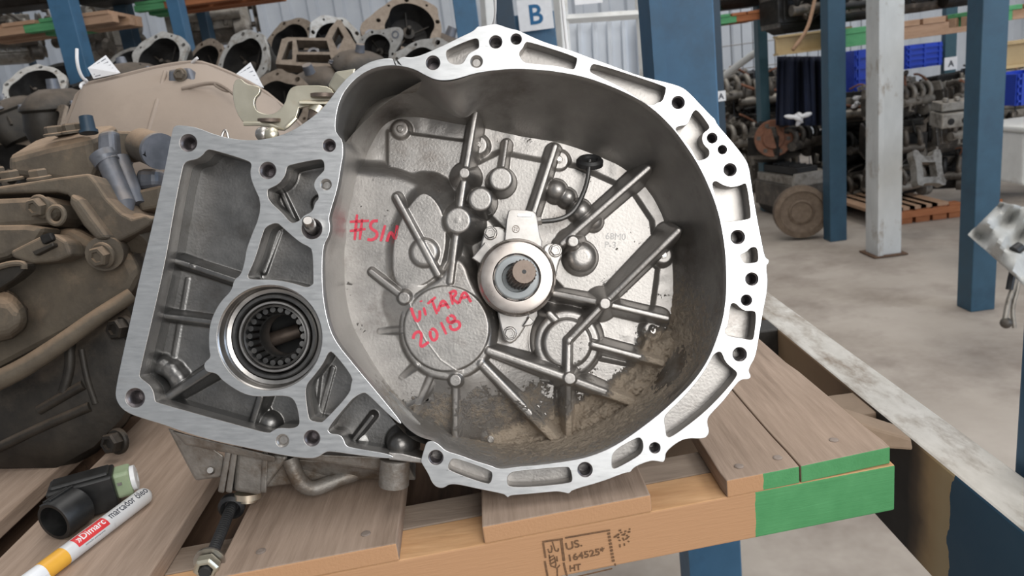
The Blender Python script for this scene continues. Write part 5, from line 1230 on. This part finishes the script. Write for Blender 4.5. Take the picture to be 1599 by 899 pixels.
# wire fence
wf = Thing('wire_fence', 'pale wire mesh fence between the big blue upright and the engines', 'fence', (at(1155, 150, 7.2).x, 7.2, 0))
f0_, f1_ = ony(1108, 80, 7.2), ony(1345, 80, 7.2)
for k in range(15):
    x_ = f0_.x + (f1_.x - f0_.x) * k / 14
    wf.add('wire', g_tube([(x_, 7.2, 0), (x_, 7.2, 2.1)], .004, 4), M['oldsteel'])
for k in range(9):
    wf.add('wire', g_tube([(f0_.x, 7.19, .3 + k * .22), (f1_.x, 7.19, .3 + k * .22)], .004, 4), M['oldsteel'])
o = mk('leaning_pipe', g_tube([at(838, 330, 7.8), at(1183, 80, 6.3)], .030, 10), M['white'], smooth=30); tag(o, 'white pipe leaning across the wire fence', 'pipe')

# overhead pallets
def rack_pallet(label, a, b, t, hpx, green=None, mt='orangewood', deck=.35):
    p, q = at(*a, t), at(*b, t); q.z = p.z; h = hpx * t / F
    T_ = Thing('wooden_pallet', label, 'pallet', (p.x, p.y, p.z - h), 'pallets on the rack shelves')
    ux = (q - p).normalized(); uy = Vector((-ux.y, ux.x, 0)); ln = (q - p).length
    def bx(name, u0, u1, v0, v1, z0, z1, m_):
        lo = [p + ux * u0 + uy * v0, p + ux * u1 + uy * v0, p + ux * u1 + uy * v1, p + ux * u0 + uy * v1]
        T_.add(name, g_hexa([c + Vector((0, 0, z0)) for c in lo], [c + Vector((0, 0, z1)) for c in lo]), m_, bevel=.002)
    nb = max(3, int(ln / .16))
    g0, g1 = green if green else (2, 2)
    for k in range(nb):
        u = (k + .5) / nb
        bx('deck_board', ln * (k + .06) / nb, ln * (k + .94) / nb, 0, deck, -h * .32, 0, M['green'] if g0 <= u <= g1 else M[mt])
    for v in (.005, deck * .5, deck - .09):
        if green:
            for u0, u1, m_ in ((0, g0, M[mt]), (g0, g1, M['green']), (g1, 1, M[mt])):
                if u1 - u0 > .01: bx('stringer', ln * u0, ln * u1, v, v + .06, -h, -h * .33, m_)
        else: bx('stringer', 0, ln, v, v + .06, -h, -h * .33, M[mt])
    return T_
M['palewood'] = wood('pale_pallet_wood', (.36, .22, .14), (.46, .30, .20), (.28, .17, .10), stretch=(1.5, 10, 10))
rack_pallet('overhead pallet at top left with bright green end by the blue post', (-60, 45), (172, 16), 3.46, 18, (.40, .67), 'palewood')
rack_pallet('overhead pallet at the top with green end left of the second blue post', (206, 4), (420, -24), 3.85, 14, (0, .22), 'orangewood')
rack_pallet('overhead pallet with green and orange end beside the wire fence', (1117, 24), (1191, 12), 5.6, 14, (0, .45), 'orangewood', deck=.4)
rack_pallet('overhead pallet with green end behind the white column', (1318, 45), (1520, 18), 4.9, 28, (0, .22), 'palewood', deck=.5)
rack_pallet('overhead pallet with green end right of the nearest far post', (1550, 12), (1700, -8), 3.8, 22, (.04, .22), 'palewood', deck=.4)
# low orange pallet under the engines on the right
op_ = Thing('wooden_pallet', 'orange stained pallet on the floor under the engine heap', 'pallet', onz(1452, 345, 0))
for k in range(6):
    x_ = onz(1400 + k * 28, 340, .1).x
    op_.add('deck_board', g_box((x_, onz(1452, 345, 0).y + .5, .112), (.12, 1.0, .022)), M['palewood'])
for k in range(4):
    x_ = onz(1400 + k * 38, 345, 0).x
    op_.add('block', g_box((x_, onz(1452, 345, 0).y + .06, .05), (.10, .1, .10)), M['orangewood'])
op_.add('edge_board', g_box((onz(1452, 345, 0).x + .1, onz(1452, 345, 0).y - .005, .07), (.82, .02, .045)), M['orangewood'])

# ------------------------------------------------------------------ engines
def engine(label, base, w, rz, seed, mats=('engine_a', 'engine_b', 'engine_c'), tilt=0, hangs=False, wheel=False):
    rn = random.Random(seed)
    T_ = thing('engine', label, 'engine', base, RZ(rz) @ RX(tilt), 'engines stored on the racks')
    A, B, C_ = (M[k] for k in mats)
    def add(nm, g, m_, **k): return mk(nm, g, m_, T_, **k)
    h = w * rn.uniform(.75, .95); d = w * .55
    add('block', J(g_box((0, 0, h * .38), (w, d, h * .42)), *[g_box((-w * .4 + k * w * .2, -d * .5, h * .38), (w * .05, d * .1, h * .36)) for k in range(5)]), A, bevel=w * .012)
    add('oil_pan', g_loft([[(x * w * .48 * k, y * d * .46 * k, z * h) for x, y in ((-1, -1), (1, -1), (1, 1), (-1, 1))] for k, z in ((.72, 0.0), (.9, .08), (1, .17))]), C_, bevel=w * .02)
    add('cylinder_head', J(g_box((0, 0, h * .66), (w * .96, d * .86, h * .14)), *[T(g_lathe([(w * .07, 0), (w * .07, .02 * w), (w * .045, .02 * w), (w * .045, 0)], 14), TR(-w * .34 + k * w * .225, -d * .43, h * .66) @ RX(90)) for k in range(4)]), B, bevel=w * .006)
    add('valve_cover', J(g_box((0, 0, h * .8), (w * .9, d * .6, h * .13)), *[g_box((-w * .35 + k * w * .14, 0, h * .875), (w * .03, d * .5, h * .03)) for k in range(6)]), rn.choice((A, B, C_)), bevel=w * .02)
    for k in range(4):
        x_ = -w * .33 + k * w * .22
        add('intake_runner', g_tube(chaikin([(x_, -d * .42, h * .64), (x_ + rn.uniform(-.03, .03) * w, -d * .8, h * .72), (x_, -d * .95, h * .52), (x_, -d * .8, h * .36)], 2, closed=False), w * .045, 10), rn.choice((B, A)), smooth=True)
    add('intake_plenum', g_cyl((-w * .4, -d * .82, h * .34), (w * .4, -d * .82, h * .34), w * .075, n=16), B, smooth=30)
    for k in range(3):
        r_ = w * rn.uniform(.09, .17); z_ = h * (.2 + .25 * k); y_ = rn.uniform(-.25, .3) * d
        add('pulley', T(g_lathe([(r_ * .3, 0), (r_ * .3, .05 * w), (r_, .05 * w), (r_ * .85, .075 * w), (r_, .10 * w), (r_ * .5, .10 * w), (r_ * .4, .06 * w), (.01, .06 * w)], 24), TR(w * .5, y_, z_) @ RY(90)), rn.choice((A, C_)), smooth=30)
    add('alternator', T(g_lathe([(w * .05, 0), (w * .12, .02 * w), (w * .13, .16 * w), (w * .08, .2 * w)], 18), TR(w * .28, -d * .62, h * .15) @ RY(90)), B, smooth=30)
    add('timing_cover', g_prism([(-d * .45, h * .1), (d * .45, h * .1), (d * .5, h * .5), (d * .4, h * .78), (-d * .4, h * .78), (-d * .5, h * .5)], 0, w * .05) if False else T(g_prism([(-d * .45, h * .1), (d * .45, h * .1), (d * .5, h * .5), (d * .4, h * .78), (-d * .4, h * .78), (-d * .5, h * .5)], 0, w * .05), TR(-w * .5, 0, 0) @ RZ(90) @ RX(90) @ TR(0, 0, 0)), B, bevel=w * .01)
    for k in range(5):
        p0 = Vector((rn.uniform(-.5, .5) * w, rn.uniform(-.7, -.3) * d, rn.uniform(.4, .95) * h)); p3 = Vector((rn.uniform(-.5, .5) * w, rn.uniform(-.95, -.4) * d, rn.uniform(.15, 1.0) * h))
        mid = (p0 + p3) / 2 + Vector((rn.uniform(-.15, .15) * w, -rn.uniform(.05, .25) * d, rn.uniform(-.1, .2) * h))
        add('hose', g_tube(chaikin([p0, mid, p3], 3, closed=False), w * rn.uniform(.012, .035), 8), rn.choice((C_, C_, A, M['rust'])), smooth=True)
    for k in range(5):
        x_, z_ = rn.uniform(-.45, .45) * w, rn.uniform(.2, .9) * h
        add('bracket', T(J(g_box((0, 0, 0), (w * .14, w * .02, w * .07)), g_box((w * .06, -w * .03, 0), (w * .02, w * .06, w * .07)), g_cyl((-.04 * w, -.03 * w, 0), (-.04 * w, .02 * w, 0), w * .02, n=10)), TR(x_, -d * rn.uniform(.5, .9), z_) @ RY(rn.uniform(0, 180)) @ RX(rn.uniform(-30, 30))), rn.choice((A, B, B)), bevel=w * .004)
    if wheel:
        add('flywheel', T(g_lathe([(.04, 0), (w * .33, .0), (w * .35, .02), (w * .35, .05), (w * .33, .07), (w * .24, .075), (w * .22, .062), (w * .12, .06), (w * .11, .075), (w * .03, .075), (w * .025, .05)], 44), TR(0, -d * .95, h * .40) @ RX(90)), M['flywheel'], smooth=30)
    return T_
def fl(px, py): return onz(px, py, 0)
engine('engine block on the floor behind the rusty flywheel, beige side', fl(1262, 345) + Vector((.0, .35, 0)), .56, 100, 11, tilt=0)
engine('dark engine standing behind the flywheel engine, under the navy cloth', fl(1262, 345) + Vector((.02, .62, .42)), .50, 40, 32, ('engine_c', 'engine_a', 'engine_c'))
PROTO = []
def heap(x0, y0, z0, nx, nz, dx, dz, w, seed, where, first):
    rn = random.Random(seed)
    lay = ['bottom', 'second', 'third', 'fourth', 'top']; lay = lay[:nz - 1] + ['top']; nth = ['first', 'second', 'third', 'fourth']
    for k in range(nz):
        for i in range(nx):
            lb = '%s layer engine of the heap %s' % (lay[k], where) + (', %s from %s' % (nth[i], first) if nx > 1 else '')
            loc = Vector((x0 + i * dx + rn.uniform(-.03, .03), y0 + rn.uniform(-.05, .05), z0 + k * dz)); rz = rn.uniform(-35, 35)
            if len(PROTO) < 7:
                e_ = engine(lb, loc, .42, rz, 40 + len(PROTO), [('engine_a', 'engine_b', 'engine_c'), ('engine_c', 'engine_a', 'engine_c'), ('engine_a', 'engine_b', 'engine_a')][len(PROTO) % 3]); PROTO.append(e_)
            else:
                e_ = copy_tree(rn.choice(PROTO)); e_['label'] = lb
            e_.matrix_world = TR(*loc) @ RZ(rz) @ RX(rn.uniform(-10, 10)) @ Matrix.Diagonal((w / .42, w / .42, w / .42, 1))
heap(3.02, 5.62, .124, 4, 3, .36, .285, .42, 5, 'on the orange pallet', 'the white column')
heap(2.18, 7.35, 0, 2, 3, .46, .38, .58, 6, 'by the wire fence', 'the big blue upright')
heap(2.92, 6.15, 0, 1, 3, .3, .30, .46, 7, 'between the blue post and the white column', '')
engine('engine on the upper shelf above the yellowed beam', at(1250, 50, 5.5), .50, 8, 17, ('engine_c', 'engine_a', 'engine_c'))
engine('engine on the overhead pallet behind the column top', at(1338, 32, 5.15), .38, -8, 18, ('engine_a', 'engine_c', 'engine_c'))
engine('engine on the overhead pallet right of the white column', at(1425, 20, 5.15), .40, 15, 19, ('engine_c', 'engine_c', 'engine_a'))
engine('engine on the overhead pallet left of the right post', at(1498, 10, 5.15), .38, -10, 20, ('engine_c', 'engine_a', 'engine_c'))
engine('engine on the overhead shelf at top left above the green end', at(40, 14, 3.75), .50, 5, 21, ('engine_c', 'engine_c', 'engine_c'))
engine('engine on the overhead shelf between the two left posts', at(190, 4, 3.9), .50, -12, 22, ('engine_c', 'engine_a', 'engine_c'))
engine('pale heap of engine parts behind the second blue post', at(336, 70, 4.6), .48, 14, 23, ('engine_b', 'engine_b', 'engine_a'))
engine('pale engine standing behind the third post on the left', at(168, 95, 4.4), .40, -20, 24, ('engine_b', 'engine_a', 'engine_b'))
engine('pale engine at the far left edge behind the pile', at(12, 100, 4.2), .36, 40, 25, ('engine_b', 'engine_a', 'engine_b'))
engine('engine on the overhead shelf at the pallet beside the wire fence', at(1150, 14, 5.9), .45, 10, 26, ('engine_a', 'engine_b', 'engine_c'))
# flywheel standing on the floor
fw = at(1250, 316, 5.2)
F_ = Thing('flywheel', 'round rusty flywheel standing on edge on the floor beside the blue post', 'flywheel', (fw.x, fw.y, 0))
rw = 41 * 5.2 / F; fz = rw + .01
WM = TR(0, 0, fz) @ RZ(-14) @ RX(86)
mk('rim', T(g_lathe([(rw * .55, 0), (rw * .96, 0), (rw, .012), (rw, .05), (rw * .93, .055), (rw * .93, .065), (rw * .98, .07), (rw * .98, .10), (rw * .8, .105), (rw * .78, .09), (rw * .5, .085)], 56), WM @ TR(0, 0, -.05)), M['flywheel'], F_.o, smooth=30)
mk('hub', T(g_lathe([(rw * .5, .0), (rw * .48, .09), (rw * .40, .095), (rw * .36, .08), (rw * .12, .08), (rw * .1, .05), (.004, .05)], 40), WM @ TR(0, 0, -.05)), M['flywheel'], F_.o, smooth=30)
for k in range(8):
    a = 2 * math.pi * k / 8
    mk('bolt_hole', T(g_cyl((rw * .24 * math.cos(a), rw * .24 * math.sin(a), .02), (rw * .24 * math.cos(a), rw * .24 * math.sin(a), .034), rw * .055, n=12), WM), M['pit'], F_.o)
# rust coloured disc leaning behind the first far post
rd = at(1208, 216, 6.0)
D_ = Thing('brake_disc', 'rust red slotted disc leaning behind the teal far post', 'disc', rd)
mk('disc', T(g_lathe([(.03, -.01), (.145, -.01), (.15, 0), (.145, .012), (.09, .012), (.08, .03), (.03, .03)], 36), facing(rd, 0, 10, -20) if False else TR(*(-D_.b)) @ facing(rd, 0, 10, -20)), M['rust'], D_.o, smooth=30)
for k in range(6):
    a = k * math.pi / 3
    mk('slot', T(g_box((.115 * math.cos(a), .115 * math.sin(a), .012), (.03, .03, .004)), TR(*(-D_.b)) @ facing(rd, 0, 10, -20)), M['engine_a'], D_.o)
# cylinder head with four ports above the pallet heap
hp = at(1508, 182, 4.35)
H_ = Thing('cylinder_head', 'pale grey cylinder head with four dark ports, behind the right post', 'engine part', hp)
HM = RZ(-6) @ RX(4)
mk('body', T(J(g_box((0, 0, .0), (.34, .16, .085)), g_box((0, .02, .075), (.32, .13, .05)), *[g_cyl((-.13 + k * .065, -.02, .10), (-.13 + k * .065, -.02, .125), .016, n=12) for k in range(5)]), HM), M['engine_b'], H_.o, bevel=.006)
for k in range(4):
    mk('port', T(g_cyl((-.12 + k * .078, -.083, -.005), (-.12 + k * .078, -.060, -.005), .019, n=16), HM), M['pit'], H_.o)
# cradle bracket on the floor heap
kb = at(1446, 262, 4.85)
K_ = Thing('engine_mount', 'pale cast mounting frame with an open window, in front of the engine heap', 'engine part', kb)
fr_ = [(-.11, -.12), (-.07, -.13), (-.05, -.11), (.05, -.11), (.08, -.13), (.11, -.12), (.09, -.02), (.11, .11), (.06, .12), (.04, .07), (-.04, .07), (-.07, .12), (-.11, .10), (-.09, 0)]
mk('frame', curve_geo(chaikin(fr_, 1), [[(-.05, -.07), (.05, -.07), (.05, .03), (-.05, .03)]], -.03, .03), M['engine_b'], K_.o, m=TR(*(-K_.b)) @ facing(kb, 4, -8, 10))
# blue crates
def crate(label, px, py, t, wpx, hpx):
    p = at(px, py, t); w, h = wpx * t / F, hpx * t / F
    T_ = Thing('plastic_crate', label, 'crate', (p.x, p.y, p.z - h / 2), 'blue crates behind the engines')
    d = .35
    for (c, s_) in (((0, 0, .01), (w, d, .02)), ((0, -d / 2, h / 2), (w, .015, h)), ((0, d / 2, h / 2), (w, .015, h)), ((-w / 2, 0, h / 2), (.015, d, h)), ((w / 2, 0, h / 2), (.015, d, h))):
        mk('panel', g_box(c, s_), M['crate'], T_.o)
    for k in range(4): mk('rib', g_box((0, -d / 2 - .012, h * (k + .6) / 4.2), (w, .014, h * .07)), M['crate'], T_.o)
    for k in range(3): mk('upright_rib', g_box((w * (k - 1) * .42, -d / 2 - .014, h / 2), (w * .05, .016, h)), M['crate'], T_.o)
    return T_
crate('blue plastic crate left of the white column under the green pallet end', 1346, 112, 6.3, 52, 66)
crate('blue plastic crate right of the white column above the engine heap', 1424, 88, 6.3, 54, 34)
crate('blue plastic crate at the right edge under the yellowed beam', 1592, 136, 4.6, 70, 46)
# navy sheet hanging below the yellowed beam
V, Fc = [], []
for j in range(13):
    for i in range(31):
        u, v = i / 30, j / 12
        p = at(1213 + 74 * u + 8 * v * (u - .2), 88 + 108 * v, 5.75 + .05 * math.sin(u * 17 + v) + .03 * math.sin(u * 41))
        V.append(tuple(p))
for j in range(12):
    for i in range(30): Fc.append((j * 31 + i, j * 31 + i + 1, (j + 1) * 31 + i + 1, (j + 1) * 31 + i))
o = mk('cloth_sheet', (V, Fc), M['cloth'], smooth=True); so_ = o.modifiers.new('solid', 'SOLIDIFY'); so_.thickness = .004
tag(o, 'dark navy cloth hanging in folds under the yellowed beam', 'cloth')
# plastic film draped at the right
V, Fc = [], []
for j in range(15):
    for i in range(21):
        u, v = i / 20, j / 14
        a, b, c, d_ = (1512, 366), (1562, 316), (1640, 330), (1606, 452)
        x = (a[0] * (1 - v) + d_[0] * v) * (1 - u) + (b[0] * (1 - v) + c[0] * v) * u
        y = (a[1] * (1 - v) + d_[1] * v) * (1 - u) + (b[1] * (1 - v) + c[1] * v) * u
        V.append(tuple(at(x, y, 3.05 - .35 * v * (1 - u) + .05 * math.sin(u * 9 + v * 5) + .03 * math.sin(v * 17 - u * 6))))
for j in range(14):
    for i in range(20): Fc.append((j * 21 + i, j * 21 + i + 1, (j + 1) * 21 + i + 1, (j + 1) * 21 + i))
o = mk('plastic_film', (V, Fc), M['film'], smooth=True); so_ = o.modifiers.new('solid', 'SOLIDIFY'); so_.thickness = .003
tag(o, 'cloudy plastic film draped in front of the right post', 'plastic sheet')
bp_ = at(1634, 285, 3.7)
B_ = Thing('storage_box', 'white covered box at the right edge beside the right post', 'box', bp_)
mk('body', g_box((.03, .2, .13), (.30, .4, .27)), M['white'], B_.o, bevel=.02, seg=3)
mk('lid', g_box((.03, .2, .275), (.32, .42, .03)), M['white'], B_.o, bevel=.01)
mk('strap', g_tube([(-.12, -.002, .25), (-.03, -.006, .20), (.0, -.006, .05)], .004, 6), M['black'], B_.o)
# hanging cable loom at the right edge
lm = Thing('cable_loom', 'hanging cable loom with black plugs at the right edge', 'cable', at(1575, 505, 2.9))
for k, (l, r_, m_) in enumerate((([(1592, 395), (1586, 440), (1574, 470), (1568, 505)], .010, 'engine_b'), ([(1596, 390), (1590, 450), (1580, 480), (1584, 512)], .008, 'engine_b'), ([(1588, 400), (1580, 430), (1576, 452)], .014, 'black'))):
    lm.add('cable', g_tube(chaikin([at(x, y, 2.9) for x, y in l], 2, closed=False), r_, 8), M[m_], smooth=True)
lm.add('plug', g_cyl(at(1584, 392, 2.88), at(1594, 384, 2.88), .022, .020, 14), M['black'], smooth=30)
lm.add('plug', g_ball(at(1571, 504, 2.9), .022, 12, 8), M['engine_a'], smooth=True)
# loose cords and rags
o = mk('cord', g_tube(chaikin([at(1274, -10, 4.95), at(1268, 20, 4.95), at(1260, 48, 4.95), at(1238, 78, 4.95)], 3, closed=False), .012, 8), M['palewood'], smooth=True); tag(o, 'tan cord hanging over the yellowed beam', 'cord')
for (x, y, t, label) in ((1246, 184, 5.3, 'crumpled white and blue rag on the engine behind the flywheel'), (1338, 158, 5.6, 'white plastic scraps on the engine left of the column')):
    p = at(x, y, t); rn = random.Random(int(x)); V, Fc = [], []
    g = J(*[T(g_ball((0, 0, 0), .03, 9, 6), TR(p.x + rn.uniform(-.08, .08), p.y + rn.uniform(-.03, .03), p.z + rn.uniform(-.03, .03)) @ RX(rn.uniform(0, 90)) @ RZ(rn.uniform(0, 180)) @ Matrix.Diagonal((1.5, .6, .5, 1))) for _ in range(6)])
    o = mk('rag', g, M['paper'], smooth=60); tag(o, label, 'rag')
